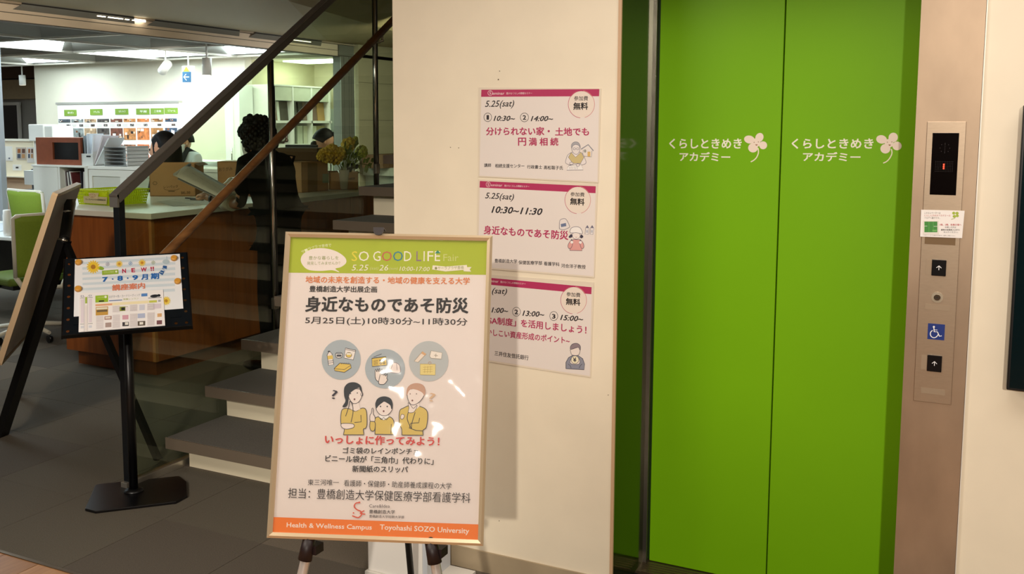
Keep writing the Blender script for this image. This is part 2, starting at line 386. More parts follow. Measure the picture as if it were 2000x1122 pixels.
# ------------------------------------------------------------------ elevator call panel
FP = Plane((0, 2.992, 0), (1, 0, 0), (0, 0, 1))
def quad_box(name, pl, c, th, m, parent=None, bevel=0, **kw):
    """box whose front face spans the pixel rectangle's plan position"""
    a = pl.loc(c[0], c[1]); b = pl.loc(c[2], c[3])
    return MB().slab([pl.P((a.x, a.y)), pl.P((b.x, a.y)), pl.P((b.x, b.y)), pl.P((a.x, b.y))], pl.n * th).build(name, m, parent, bevel, **kw)
cp = thing('elevator_call_panel', 'brushed steel elevator call panel with black indicator and two arrow buttons', 'control panel', (-0.094, 2.992, 0.808))
bx('face_plate', -0.1425, -0.0465, 2.987, 2.992, 0.806, 1.590, STEEL2, cp, 0.001)
disp = bx('indicator_window', -0.1275, -0.0625, 2.9855, 2.987, 1.390, 1.559, mat('#050203', 0.12, name='smoked_glass'), cp, 0.0005)
IP = Plane((0, 2.9855, 0), (1, 0, 0), (0, 0, 1))
pr = Print(IP)
cxp, czp = -0.0955, 1.518
def dot(px, cx, cz, r, col): px.fillL([Vector((cx + r * math.cos(a), cz + r * math.sin(a))) for a in [k * math.pi / 4 for k in range(8)]], col)
for k in range(8):
    a = k * math.pi / 4; pr.d = 0.0004; dot(pr, cxp + 0.012 * math.cos(a), czp + 0.013 * math.sin(a), 0.0009, '#2a2422')
for k in range(-2, 3): pr.d = 0.0004; dot(pr, cxp, czp + k * 0.005, 0.0009, '#2a2422')
for i in range(-5, 6):
    for k in range(-3, 4): pr.d = 0.0004; dot(pr, cxp + i * 0.0042, 1.468 + k * 0.0045, 0.0008, '#241a18')
pr.done(disp, 'unlit_dots')
led = MB()
for k in range(-1, 2): led.box(cxp - 0.0022 + 0, cxp + 0.0012, 2.9848, 2.9852, 1.468 + k * 0.0052 - 0.0021, 1.468 + k * 0.0052 + 0.0021)
led.build('lit_floor_digit', mat('#ff3a22', 0.5, emit=2.5), disp)
QP = Plane((0, 2.987, 0), (1, 0, 0), (0, 0, 1))
def rpx(x0_, y0_, x1_, y1_):
    c = QP.loc((x0_ + x1_) / 2, (y0_ + y1_) / 2); w_ = (QP.loc(x1_, (y0_ + y1_) / 2) - QP.loc(x0_, (y0_ + y1_) / 2)).x; h_ = (QP.loc((x0_ + x1_) / 2, y0_) - QP.loc((x0_ + x1_) / 2, y1_)).y
    return c.x - w_ / 2, c.x + w_ / 2, c.y - h_ / 2, c.y + h_ / 2
xa, xb, za, zb = rpx(1806, 462, 1866, 478)
bx('card_slot', xa, xb, 2.9855, 2.987, za, zb, mat('#7a6348', 0.5, 0.6), cp)
for r_ in ((1820, 507.5, 1848, 539), (1811, 694, 1839.5, 726)):
    xa, xb, za, zb = rpx(*r_); xc, zc = (xa + xb) / 2, (za + zb) / 2
    b = bx('arrow_button', xa, xb, 2.981, 2.987, za, zb, mat('#08070a', 0.25, name='button_black'), cp, 0.0012)
    q = Print(Plane((0, 2.981, 0), (1, 0, 0), (0, 0, 1)))
    def bar(a, b2, wd):
        a, b2 = Vector(a), Vector(b2); t = (b2 - a).normalized(); nn = Vector((-t.y, t.x)) * wd / 2
        q.fillL([a + nn, a - nn, b2 - nn, b2 + nn], '#f0f0f2')
    bar((xc, zc - 0.006), (xc, zc + 0.0055), 0.0016); bar((xc, zc + 0.0062), (xc - 0.0062, zc), 0.0016); bar((xc, zc + 0.0062), (xc + 0.0062, zc), 0.0016)
    q.done(b, 'up_arrow')
NPL = mat('#a3907a', 0.5, 0.5)
for r_ in ((1808, 507.5, 1818.5, 536.5), (1799, 694, 1810, 722), (1806.5, 595.5, 1855, 606), (1798.5, 759.5, 1846, 770.5)):
    xa, xb, za, zb = rpx(*r_); bx('braille_plate', xa, xb, 2.9862, 2.987, za, zb, NPL, cp)
kc = QP.loc(1830.5, 581)
ks = MB().tube([(kc.x, 2.987, kc.y), (kc.x, 2.984, kc.y)], 0.0150, 24).build('key_switch', mat('#d2c6b0', 0.3, 0.7), cp)
MB().tube([(kc.x, 2.984, kc.y), (kc.x, 2.9815, kc.y)], 0.0085, 20).build('key_barrel', CHROME, ks)
bx('key_slot', kc.x - 0.003, kc.x + 0.003, 2.9812, 2.9816, kc.y - 0.0012, kc.y + 0.0012, BLACK, ks)
xa, xb, za, zb = rpx(1811.8, 633, 1845, 664)
ws = bx('wheelchair_sign', xa, xb, 2.9862, 2.987, za, zb, mat('#14307c', 0.4), cp)
q = Print(Plane((0, 2.9862, 0), (1, 0, 0), (0, 0, 1))).at((1740, 470), 3.204)
q.ell(269, 541, 6.5, 6.5, '#f4f4f6'); q.stroke([(269, 547), (271, 572), (291, 572), (304, 600), (318, 597)], 6, '#f4f4f6'); q.stroke([(271, 560), (291, 561)], 4, '#f4f4f6')
q.stroke([(261, 563), (250, 573), (247, 588), (254, 602), (268, 609), (283, 605), (293, 594), (296, 588)], 5.5, '#f4f4f6', smooth=True)
q.done(ws, 'wheelchair_symbol')
# notice card on the call panel
NP = Plane((0, 2.9835, 0), (1, 0, 0), (0, 0, 1))
card = sheet('notice_card', NP, [(1799, 410), (1884, 412), (1879, 465.5), (1797, 462.5)], 0.0015, mat('#f4efec', 0.35), label='small white notice card with green clover taped on the elevator call panel', category='card') if False else sheet('notice_card', NP, [(1799, 410), (1884, 412), (1879, 465.5), (1797, 462.5)], 0.0015, mat('#f4efec', 0.35))
props(card, 'small white notice card with green clover taped over the elevator call panel', 'notice')
q = Print(NP).at((1740, 200), 4.008)
q.text('このエレベーターは', 262, 873, 388, 874, 15, '#6a6462'); q.text('くらしときめきアカデミーの', 262, 893, 466, 895, 15, '#c0484c'); q.text('フロアへ直行です。', 262, 912, 384, 914, 15, '#6a6462')
for c in ((492, 868, 12, 11), (518, 869, 13, 11), (497, 893, 13, 11), (520, 889, 12, 10)): q.ell(*c, '#a4b83a')
q.stroke([(506, 895), (500, 908), (472, 917)], 4, '#a4b83a')
q.rect(250, 928, 376, 1034, '#e6e0d8'); q.rect(262, 934, 364, 1018, '#3f8a3c')
for k in range(3): q.rect(262 + k * 34, 934, 266 + k * 34, 1018, '#5aa650')
q.rect(262, 968, 285, 971, '#dfe8d8'); q.rect(335, 970, 364, 973, '#dfe8d8'); q.rect(325, 998, 360, 1012, '#6db060')
q.text('1階、2階、各展示場へ', 383, 965, 552, 966, 14, '#c04048', 0.01); q.text('お越しの方は', 424, 984, 510, 985, 13, '#333030'); q.text('建物の従業員入口から', 392, 1005, 538, 1005, 13, '#333030', 0.01); q.text('お入りください。', 414, 1023, 526, 1024, 13, '#333030')
q.text('このエレベーターは1階フロア用です。階段もご利用ください。', 256, 1044, 505, 1050, 9, '#777070')
q.done(card)
# wall mounted screen at the right edge
tv = thing('wall_screen', 'large black flat screen mounted on the cream wall right of the elevator', 'screen', (0.74, 3.0, 0.87))
bx('screen_body', 0.084, 1.42, 2.945, 2.985, 0.876, 1.632, BLACKM, tv, 0.003)
bx('screen_glass', 0.091, 1.413, 2.9435, 2.945, 0.883, 1.626, mat('#04181c', 0.12, name='dark_screen'), tv)
bx('wall_bracket', 0.5, 1.0, 2.985, 3.0, 1.1, 1.4, BLACK, tv)

# ------------------------------------------------------------------ three laminated seminar notices
WP = Plane((0, 2.9975, 0), (1, 0, 0), (0, 0, 1))
LAM = mat('#e9dcc9', 0.18, coat=0.6, name='laminate_margin'); PAPER = mat('#ebe2dc', 0.3, coat=0.5, name='laminated_paper'); MAG = '#b32a5c'
FILM = film('wrinkled_laminate', 9, 0.35)
def notice(outer, inner, label):
    o = sheet('wall_notice', WP, outer, 0.0012, LAM); props(o, label, 'notice', 'laminated seminar notices on the wall')
    p = Print(WP, 0.0002); p.fill(inner, '#e8ded8'); return o, p
def seal(q, c, rx, ry, t1, t2):
    q.ell(c[0], c[1], rx - 5, ry - 5, '#eadccf'); q.ring(c[0], c[1], rx, ry, 4.5, '#c0566e', 95, 255); q.ring(c[0], c[1], rx, ry, 4.5, '#d48a86', 278, 435)
    q.text('参加費', *t1, '#2c2222', 0.01); q.text('無料', *t2, '#241c1c', 0.03)
# top one
o, q = notice([(935, 171), (1174, 173), (1169, 357.5), (934.5, 345.5)], [(940.3, 175.4), (1170.5, 174.4), (1167, 355), (936.5, 343.5)], 'topmost laminated notice with pink strip, man at desk and small house drawn')
q.at((920, 130), 4.675)
q.fill([(95, 212), (1172, 206), (1169, 272), (92, 277)], MAG)
q.ring(175, 242, 21, 23, 3, '#f0dfe0'); q.text('S', 166, 254, 184, 254, 26, '#f0dfe0'); q.text('eminar', 196, 258, 304, 258, 24, '#f0dfe0'); q.text('豊かなくらしの情報セミナー', 322, 256, 558, 254, 20, '#f0dfe0')
seal(q, (1008, 345), 120, 125, (940, 312, 1068, 312, 42), (934, 396, 1068, 396, 68))
q.text('5.25(sat)', 128, 388, 395, 384, 76, '#241c22', 0.01, 0.3)
q.ring(153, 464, 35, 39, 4, '#241c22'); q.text('1', 142, 486, 164, 486, 42, '#241c22', 0.03); q.text('10:30~', 206, 498, 402, 498, 48, '#241c22', 0.02, 0.3)
q.ring(488, 465, 37, 40, 4, '#241c22'); q.text('2', 472, 487, 504, 487, 42, '#241c22', 0.03); q.text('14:00~', 545, 500, 750, 500, 48, '#241c22', 0.02, 0.3)
q.text('分けられない家・', 138, 630, 720, 630, 76, MAG, 0.025); q.text('土地でも', 768, 632, 1078, 632, 74, MAG, 0.025)
for k, ch in enumerate('円満相続'): q.text(ch, 430 + k * 98, 724, 504 + k * 98, 724, 74, MAG, 0.025)
q.text('講師', 121, 919, 184, 919, 34, '#241c22', 0.012); q.text('相続支援センター', 220, 925, 488, 927, 36, '#241c22', 0.012); q.text('行政書士', 512, 934, 650, 936, 34, '#241c22', 0.012); q.text('髙松聡子氏', 665, 940, 840, 944, 36, '#241c22', 0.012)
LN = '#55506a'
q.fill([(1010, 750), (1070, 712), (1118, 768), (1105, 772), (1100, 826), (1018, 820), (1022, 760)], '#e6ddd8'); q.stroke([(1005, 756), (1070, 714), (1118, 770)], 9, '#8a8a94'); q.stroke([(1026, 762), (1020, 818), (1100, 826), (1104, 770)], 3, LN)
q.rect(1064, 778, 1090, 822, '#d9b26a'); q.ell(1042, 772, 11, 15, '#9a9890')
q.out([(872, 888), (868, 850), (892, 800), (950, 782), (1010, 790), (1040, 840), (1045, 888), (960, 905)], '#e8dfdd', LN, 3)
q.out([(890, 830), (915, 785), (955, 830), (1005, 782), (1032, 830), (1000, 885), (930, 885)], '#cdbb84', LN, 3, False)
q.out([(924, 770), (920, 730), (938, 698), (972, 694), (994, 718), (994, 765), (975, 798), (945, 798)], '#e6ddda', LN, 3)
q.out([(920, 745), (918, 715), (940, 692), (975, 692), (996, 720), (996, 745), (985, 722), (955, 712), (930, 725)], '#a9a8ac', LN, 3)
q.ring(944, 752, 12, 9, 3, LN); q.ring(975, 752, 12, 9, 3, LN)
q.fill([(893, 905), (1005, 890), (1025, 945), (875, 948)], '#f0ebe8'); q.stroke([(893, 905), (1005, 890), (1025, 945), (875, 948)], 3, LN, True)
for k in range(6): q.stroke([(905 + k * 14, 910), (897 + k * 15, 938)], 2, LN)
for a in ((915, 885), (975, 900)): q.out([(a[0] - 15, a[1]), (a[0], a[1] - 12), (a[0] + 22, a[1]), (a[0], a[1] + 12)], '#e8dfdd', LN, 3)
q.done(o)
# middle one
o, q = notice([(934, 350.5), (1167.5, 358.5), (1161, 543), (930.5, 524)], [(937.5, 354), (1163.5, 364.5), (1159.5, 540), (933.5, 521)], 'middle laminated notice on the wall with a girl in a helmet drawn at its right')
q.at((920, 340), 5.1)
q.fill([(88, 70), (1243, 123), (1240, 192), (85, 136)], MAG)
q.ring(172, 105, 22, 25, 3, '#f0dfe0'); q.text('S', 163, 118, 182, 119, 27, '#f0dfe0'); q.text('eminar', 200, 122, 312, 126, 24, '#f0dfe0'); q.text('豊かなくらしの情報セミナー', 332, 127, 580, 136, 20, '#f0dfe0')
seal(q, (1063, 260), 128, 136, (990, 222, 1130, 228, 42), (986, 306, 1130, 316, 70))
q.text('5.25(sat)', 140, 262, 428, 278, 78, '#241c22', 0.01, 0.3); q.text('10:30~11:30', 203, 388, 712, 412, 68, '#241c22', 0.02, 0.3)
q.text('身近なものであそ防災', 126, 600, 968, 660, 88, MAG, 0.025)
q.text('豊橋創造大学', 236, 884, 460, 892, 40, '#241c22', 0.012); q.text('保健医療学部', 474, 902, 710, 908, 40, '#241c22', 0.012); q.text('看護学科', 725, 912, 882, 922, 40, '#241c22', 0.012); q.text('河合洋子教授', 898, 934, 1142, 948, 40, '#241c22', 0.012)
q.out([(880, 540), (884, 470), (905, 450), (945, 450), (980, 515), (975, 535), (925, 556), (890, 550)], '#e6dedc', LN, 4); q.fill([(893, 500), (945, 488), (950, 520), (898, 530)], '#6a7898')
for k in (0, 48):
    q.out([(1136 + k, 600), (1142 + k, 535), (1160 + k, 512), (1176 + k, 540), (1166 + k, 606)], '#e4dddd', '#7d7c8c', 3, False); q.rect(1148 + k, 560, 1164 + k, 585, '#b9bac4'); q.fill([(1144 + k, 538), (1160 + k, 510), (1174 + k, 540)], '#6c6a80')
q.out([(975, 625), (1000, 600), (1010, 625), (985, 636)], '#3a3444', LN, 3); q.out([(1088, 630), (1098, 605), (1118, 625), (1100, 640)], '#3a3444', LN, 3)
q.ell(1048, 612, 38, 38, '#efe4de'); q.ring(1048, 612, 38, 38, 3, LN)
q.out([(988, 585), (1000, 540), (1045, 526), (1090, 540), (1110, 595), (1050, 585)], '#f2edea', LN, 4)
q.out([(985, 762), (992, 690), (1020, 652), (1085, 655), (1108, 700), (1106, 765)], '#dfa19c', '#4a4458', 4, False)
q.out([(966, 720), (975, 690), (1005, 655), (1015, 680), (1000, 735), (975, 742)], '#dfa19c', '#4a4458', 4); q.out([(1125, 725), (1118, 690), (1092, 660), (1085, 690), (1098, 738), (1115, 742)], '#dfa19c', '#4a4458', 4)
q.stroke([(1000, 652), (1012, 690)], 9, '#4a4458'); q.stroke([(1092, 655), (1080, 695)], 9, '#4a4458')
q.ell(1005, 680, 14, 14, '#f2edea'); q.ell(1090, 682, 14, 14, '#f2edea'); q.stroke([(1040, 628), (1048, 632), (1058, 628)], 3, '#a05050')
q.done(o)
# lowest one
o, q = notice([(928, 535), (1160, 552), (1154, 738), (925, 703)], [(932, 540), (1156, 561), (1152, 735), (929, 700)], 'lowest laminated notice, half behind the easel poster, with a drawn man holding a yen coin')
q.at((920, 530), 4.88)
q.fill([(58, 52), (1150, 153), (1147, 220), (56, 118)], MAG)
q.text('eminar', 170, 104, 262, 110, 22, '#f0dfe0'); q.text('豊かなくらしの情報セミナー', 280, 112, 520, 132, 20, '#f0dfe0'); q.text('5.25', 60, 190, 180, 205, 60, '#241c22', 0.01, 0.3)
seal(q, (978, 277), 123, 130, (910, 240, 1042, 250, 42), (904, 320, 1042, 332, 66))
q.text('(sat)', 200, 228, 345, 238, 72, '#241c22', 0.01, 0.3); q.text('11:00~', 160, 392, 355, 404, 50, '#241c22', 0.02, 0.3)
q.ring(433, 387, 38, 42, 4, '#241c22'); q.text('2', 416, 410, 450, 412, 44, '#241c22', 0.03); q.text('13:00~', 490, 426, 700, 440, 52, '#241c22', 0.02, 0.3)
q.ring(789, 428, 38, 43, 4, '#241c22'); q.text('3', 772, 452, 806, 454, 44, '#241c22', 0.03); q.text('15:00~', 850, 466, 1070, 484, 52, '#241c22', 0.02, 0.3)
q.text('「NISA制度」', 60, 494, 430, 528, 72, MAG, 0.022); q.text('を活用しましょう！', 475, 532, 1100, 602, 76, MAG, 0.022)
q.text('~かしこい資産形成のポイント~', 110, 608, 940, 698, 66, MAG, 0.02)
q.text('三井住友信託銀行', 224, 804, 548, 852, 46, '#241c22', 0.012)
q.out([(905, 930), (905, 870), (930, 825), (975, 800), (1020, 805), (1065, 835), (1082, 885), (1078, 940)], '#8e90a0', '#3a3848', 5, False)
q.out([(950, 770), (948, 740), (965, 700), (1010, 692), (1040, 720), (1038, 770), (1020, 802), (965, 800)], '#ecdfd8', '#3a3848', 4)
q.out([(948, 745), (950, 715), (975, 692), (1015, 690), (1042, 715), (1040, 755), (1025, 728), (1000, 732), (970, 742)], '#8f8088', '#3a3848', 4)
q.out([(950, 880), (945, 855), (962, 825), (990, 812), (1022, 825), (1038, 855), (1030, 885), (990, 890)], '#ece0da', '#3a3848', 4)
q.ell(991, 845, 37, 38, '#efe6c8'); q.ring(991, 845, 37, 38, 4, '#3a3848'); q.text('¥', 975, 866, 1007, 866, 42, '#3a3848', 0.03)
q.stroke([(925, 885), (945, 900), (955, 925)], 4, '#3a3848'); q.stroke([(1060, 885), (1042, 900), (1030, 925)], 4, '#3a3848')
q.done(o)

# ------------------------------------------------------------------ easel with the framed poster
PC = [Vector(c) for c in ((-1.569, 1.999, 1.311), (-1.093, 2.220, 1.301), (-1.019, 2.028, 0.575), (-1.495, 1.807, 0.585))]
PO = (PC[0] + PC[1] + PC[2] + PC[3]) / 4; PU = (PC[1] - PC[0]).normalized(); PVv = (PC[0] - PC[3]).normalized()
PP_ = Plane(PO, PU, PVv); pn = PP_.n
CORN = [(558, 453), (962, 461), (944, 1067), (521, 1051)]
LC = [PP_.loc(*c) for c in CORN]
pf = thing('framed_poster', 'tall framed event poster with green header and orange footer standing on an easel', 'poster', PP_.P((LC[3] + LC[2]) / 2))
GOLD = mat('#dcc6a4', 0.32, 0.55, name='pale_gold_frame')
def inset(c, d):
    m = sum((Vector(x) for x in c), Vector((0, 0))) / 4; out = []
    for x in c:
        v = Vector(x) - m; out.append(m + Vector((v.x - math.copysign(d, v.x), v.y - math.copysign(d, v.y))))
    return out
IN = inset(LC, 0.0135); IN2 = inset(LC, 0.006)
for k, nm in enumerate(('top', 'right', 'bottom', 'left')):
    a, b = LC[k], LC[(k + 1) % 4]; c, d = IN[(k + 1) % 4], IN[k]; a2, b2 = IN2[k], IN2[(k + 1) % 4]
    P = PP_.P; vs = [P(a, -.014), P(b, -.014), P(a, .002), P(b, .002), P(a2, .006), P(b2, .006), P(d, .001), P(c, .001), P(d, -.014), P(c, -.014)]
    MB().add(vs, [(0, 1, 3, 2), (2, 3, 5, 4), (4, 5, 7, 6), (6, 7, 9, 8), (8, 9, 1, 0), (0, 2, 4, 6, 8), (1, 9, 7, 5, 3)], GOLD).build('frame_rail', GOLD, pf)
SH = inset(LC, 0.011)
MB().slab([PP_.P(x, -0.010) for x in SH], pn * 0.005).build('poster_sheet', mat('#eaddd6', 0.5, noise=0.01, scale=5, name='poster_paper'), pf)
MB().slab([PP_.P(x, -0.0135) for x in SH], pn * 0.003).build('backing_board', mat('#8a7456', 0.8), pf)
q = Print(PP_, -0.0047, 0.000014, 0.5).at((540, 440), 2000 / 440)
q.fill([(108, 97), (1888, 127), (1874, 440), (88, 420)], '#abb91e')
q.out([(215, 325), (228, 262), (300, 215), (410, 203), (520, 228), (600, 280), (616, 330), (570, 370), (520, 385), (555, 416), (490, 398), (380, 405), (270, 390)], '#efe2da', '#efe2da', 1)
for k, ch in enumerate('サーラプラザ豊橋で'):
    a = k / 8; x = 222 + 235 * a; y = 250 - 60 * math.sin(a * 1.62) ; q.text(ch, x, y, x + 26, y - (10 if k < 5 else 0), 26, '#e8ecc0')
q.text('豊かな暮らしを', 283, 306, 548, 306, 34, '#8f9a4a'); q.text('発見してみませんか？', 268, 352, 562, 350, 30, '#8f9a4a')
for ch, x0, x1, cl in (('S', 664, 714, '#e6d43a'), ('O', 726, 818, '#f2ead8'), ('G', 855, 922, '#f2ead8'), ('O', 932, 1022, '#c4614a'), ('O', 1032, 1120, '#2f7f93'), ('D', 1130, 1196, '#f2ead8'), ('L', 1240, 1284, '#8a6d84'), ('I', 1304, 1314, '#f2ead8'), ('F', 1338, 1390, '#f2ead8'), ('E', 1404, 1452, '#f2ead8')):
    q.text(ch, x0, 318, x1, 318, 88, cl, 0.004)
q.fill([(1404, 250), (1430, 220), (1456, 248)], '#2c8a6a'); q.text('Fair', 1480, 318, 1615, 318, 62, '#cdd27c')
q.text('5.25', 664, 402, 815, 402, 52, '#f2ead8', 0.005, 0.2); q.text('(sat)', 828, 402, 902, 402, 34, '#d5d88e', 0, 0.2); q.text('26', 908, 402, 990, 402, 50, '#f2ead8', 0.005, 0.2); q.text('(sun)', 1000, 402, 1074, 402, 32, '#d5d88e', 0, 0.2); q.text('10:00-17:00', 1090, 404, 1358, 408, 38, '#f2ead8', 0.005, 0.2)
q.fill([(1386, 355), (1500, 366), (1690, 352), (1692, 372), (1732, 370), (1715, 392), (1728, 412), (1660, 408), (1660, 396), (1500, 410), (1380, 392)], '#eee4d2'); q.text('●サーラプラザ豊橋', 1404, 396, 1662, 390, 30, '#8a8a50')
q.text('地域の未来を創造する・地域の健康を支える大学', 254, 512, 1716, 526, 62, '#df7a34', 0.016)
q.text('豊橋創造大学出展企画', 288, 592, 890, 598, 56, '#1e181a', 0.02)
q.text('身近なものであそ防災', 250, 770, 1702, 785, 140, '#161214', 0.03)
q.text('5月25日(土)10時30分~11時30分', 250, 885, 1695, 902, 76, '#1e181a', 0.008)
q.at((540, 630), 2000 / 440)
BL = '#a9b3b9'; DK = '#2a2634'; YE = '#e0c058'
q.ell(572, 332, 174, 178, BL); q.ell(962, 412, 178, 176, BL); q.ell(1350, 345, 176, 180, '#b9bdbd')
q.out([(447, 290), (466, 255), (490, 278), (506, 375), (460, 382)], '#f0e4dc', DK, 5, False); q.fill([(449, 298), (495, 292), (500, 324), (454, 330)], YE); q.stroke([(455, 345), (498, 340)], 4, DK); q.stroke([(458, 362), (500, 357)], 4, DK); q.ell(464, 258, 12, 6, DK)
q.out([(525, 275), (525, 308), (550, 318), (580, 308), (580, 275), (552, 268)], '#dfdcd8', DK, 5); q.ell(552, 276, 24, 8, '#8f949a'); q.rect(532, 288, 574, 304, DK)
q.out([(610, 228), (702, 248), (680, 334), (597, 316)], '#f0e6de', DK, 5, False); q.ell(640, 290, 26, 22, YE); q.ring(640, 290, 26, 22, 4, DK); q.stroke([(612, 240), (698, 258)], 4, DK); q.fill([(618, 274), (662, 274), (660, 288), (620, 288)], '#f2ecdc')
q.out([(510, 410), (560, 362), (655, 372), (662, 405), (600, 445), (515, 430)], YE, DK, 5, False); q.stroke([(512, 412), (600, 420), (660, 380)], 4, DK)
for k in range(5): q.stroke([(575 + k * 17, 372), (570 + k * 17, 358)], 4, DK)
q.out([(845, 320), (970, 304), (978, 380), (848, 392)], YE, DK, 6, False); q.stroke([(860, 308), (932, 280)], 4, DK); q.rect(912, 332, 958, 346, DK)
for k in range(4): q.stroke([(860, 342 + k * 11), (900, 338 + k * 11)], 3, DK)
q.ring(924, 364, 8, 8, 5, DK); q.ring(952, 360, 8, 8, 5, DK)
def glove(pts): q.out(pts, '#efe0d6', DK, 5)
glove([(878, 500), (874, 430), (882, 420), (890, 440), (898, 412), (908, 440), (914, 408), (924, 440), (934, 412), (938, 450), (930, 500), (905, 525)])
glove([(905, 540), (918, 470), (926, 445), (936, 468), (946, 438), (952, 472), (964, 446), (966, 478), (982, 458), (978, 500), (985, 510), (960, 545), (935, 552)])
q.out([(998, 420), (1010, 380), (1045, 358), (1085, 375), (1098, 415), (1095, 445), (1055, 450), (1000, 440)], '#efe0da', '#80707a', 5); q.stroke([(1015, 415), (1030, 372)], 4, '#80707a'); q.stroke([(1070, 425), (1065, 368)], 4, '#80707a')
q.out([(1222, 345), (1295, 258), (1328, 280), (1255, 355)], '#ead9c8', '#b9a68c', 4, False); q.fill([(1295, 258), (1328, 280), (1316, 296), (1282, 275)], '#d9a878')
q.out([(1358, 300), (1372, 252), (1470, 270), (1462, 325), (1372, 318)], '#f0e6da', '#a89c8c', 4, False); q.stroke([(1398, 292), (1432, 297)], 6, '#a89c8c'); q.stroke([(1415, 278), (1413, 310)], 6, '#a89c8c')
q.out([(1275, 370), (1410, 372), (1408, 468), (1275, 465)], '#e6d284', '#c0a860', 4, False)
for k in range(3): q.stroke([(1300, 400 + 20 * k), (1385, 396 + 20 * k)], 3, '#b89c50'); q.stroke([(1318 + 25 * k, 388), (1314 + 25 * k, 450)], 3, '#b89c50')
q.ring(1360, 362, 12, 13, 4, '#c0a080')
# three people
SKN = '#efe0d8'; YL = '#d8bd62'
def body(pts): q.out(pts, YL, DK, 6, False)
body(curve([(592, 1000), (600, 945), (570, 900), (575, 790), (610, 765), (655, 772), (700, 790), (760, 762), (795, 785), (802, 900), (790, 942), (770, 950), (775, 1000)], False))
q.fill([(655, 772), (690, 715), (728, 715), (742, 772), (700, 790)], SKN)
q.out([(636, 650), (660, 600), (740, 595), (760, 640), (735, 700), (700, 722), (665, 710)], SKN, DK, 5)
q.out([(600, 650), (602, 580), (640, 540), (700, 536), (745, 565), (756, 620), (740, 600), (728, 578), (660, 620), (640, 660), (625, 740), (585, 750), (612, 700)], '#1d2630', '#1d2630', 3)
q.ell(656, 634, 5, 6, DK); q.ell(716, 628, 5, 6, DK); q.ell(691, 684, 8, 9, '#7a4848'); q.ring(756, 640, 9, 16, 4, DK)
q.stroke([(612, 835), (640, 750), (650, 700), (672, 735), (678, 800), (660, 890)], 6, DK, smooth=True); q.stroke([(748, 825), (750, 885), (690, 890)], 6, DK)
q.out([(572, 905), (610, 898), (680, 905), (682, 935), (620, 950), (580, 935)], SKN, DK, 5)
body(curve([(872, 995), (875, 900), (860, 870), (900, 840), (950, 868), (1000, 840), (1040, 880), (1045, 998)], False))
q.fill([(905, 838), (925, 815), (980, 815), (998, 840), (950, 870)], '#f4efea'); q.stroke([(905, 838), (928, 866), (950, 846), (975, 868), (998, 840)], 5, DK)
q.out([(884, 770), (890, 700), (1010, 695), (1026, 770), (990, 820), (950, 830), (912, 815)], SKN, DK, 5)
q.out([(882, 765), (884, 700), (915, 668), (965, 660), (1012, 680), (1030, 730), (1020, 770), (1008, 735), (960, 705), (940, 712), (905, 740)], '#1d2630', '#1d2630', 3)
q.ell(922, 748, 6, 7, DK); q.ell(982, 748, 6, 7, DK); q.ell(950, 790, 8, 9, '#7a4848'); q.stroke([(1018, 905), (1015, 990)], 5, DK)
q.out([(832, 880), (828, 830), (842, 805), (846, 768), (856, 768), (858, 815), (872, 840), (870, 880)], SKN, DK, 5); body(curve([(830, 880), (826, 930), (840, 965), (868, 960), (876, 905), (868, 882)], False))
body(curve([(1112, 1002), (1110, 948), (1090, 900), (1092, 790), (1130, 760), (1180, 740), (1260, 745), (1320, 770), (1342, 820), (1330, 930), (1300, 960), (1302, 1004)], False))
q.fill([(1175, 745), (1180, 712), (1258, 705), (1270, 745), (1210, 800)], SKN)
q.out([(1160, 655), (1170, 600), (1290, 590), (1312, 640), (1270, 705), (1215, 735), (1180, 715)], SKN, DK, 5)
q.out([(1155, 650), (1160, 590), (1190, 555), (1245, 542), (1300, 560), (1320, 610), (1312, 650), (1296, 625), (1250, 600), (1200, 592), (1172, 610)], '#c79c84', '#c08c74', 3)
q.ell(1186, 636, 5, 6, '#8a7468'); q.ell(1242, 636, 5, 6, '#8a7468'); q.ell(1205, 695, 8, 8, '#7a4848')
q.out([(1170, 800), (1175, 760), (1168, 715), (1185, 730), (1215, 765), (1245, 735), (1240, 765), (1215, 800)], SKN, DK, 4)
q.stroke([(1170, 798), (1160, 860), (1195, 940), (1200, 900), (1230, 800)], 6, DK, smooth=True); q.stroke([(1180, 935), (1190, 898), (1262, 892), (1270, 850)], 6, DK); q.stroke([(1175, 938), (1240, 962), (1300, 966)], 6, DK)
q.out([(1100, 850), (1108, 820), (1130, 822), (1134, 840), (1115, 862)], SKN, DK, 4)
q.text('?', 486, 680, 536, 684, 80, DK, 0.0); q.text('?', 1352, 702, 1408, 706, 76, '#d8b490', 0.0)
q.at((510, 840), 1830 / 460)
RED = '#d2403a'
q.text('いっしょに作ってみよう！', 492, 110, 1385, 128, 72, RED, 0.028)
q.text('ゴミ袋のレインポンチョ', 632, 186, 1218, 194, 50, '#1e181a', 0.018); q.text('ビニール袋が「三角巾」代わりに」', 496, 250, 1338, 274, 54, '#1e181a', 0.018); q.text('新聞紙のスリッパ', 706, 330, 1140, 336, 52, '#1e181a', 0.018)
q.text('東三河唯一', 360, 432, 602, 434, 46, '#2c2426', -0.004); q.text('看護師・保健師・助産師養成課程の大学', 640, 440, 1478, 464, 50, '#2c2426', -0.004)
q.text('担当：豊橋創造大学保健医療学部看護学科', 206, 532, 1625, 572, 80, '#2c2426', -0.004)
q.stroke([(768, 568), (735, 572), (722, 598), (742, 622), (772, 636), (778, 662), (752, 684), (706, 670)], 9, '#d8543c', smooth=True); q.stroke([(800, 630), (768, 650), (808, 658)], 8, '#d8543c', smooth=True); q.ell(762, 566, 7, 7, '#d8543c'); q.ell(716, 648, 6, 6, '#d8543c')
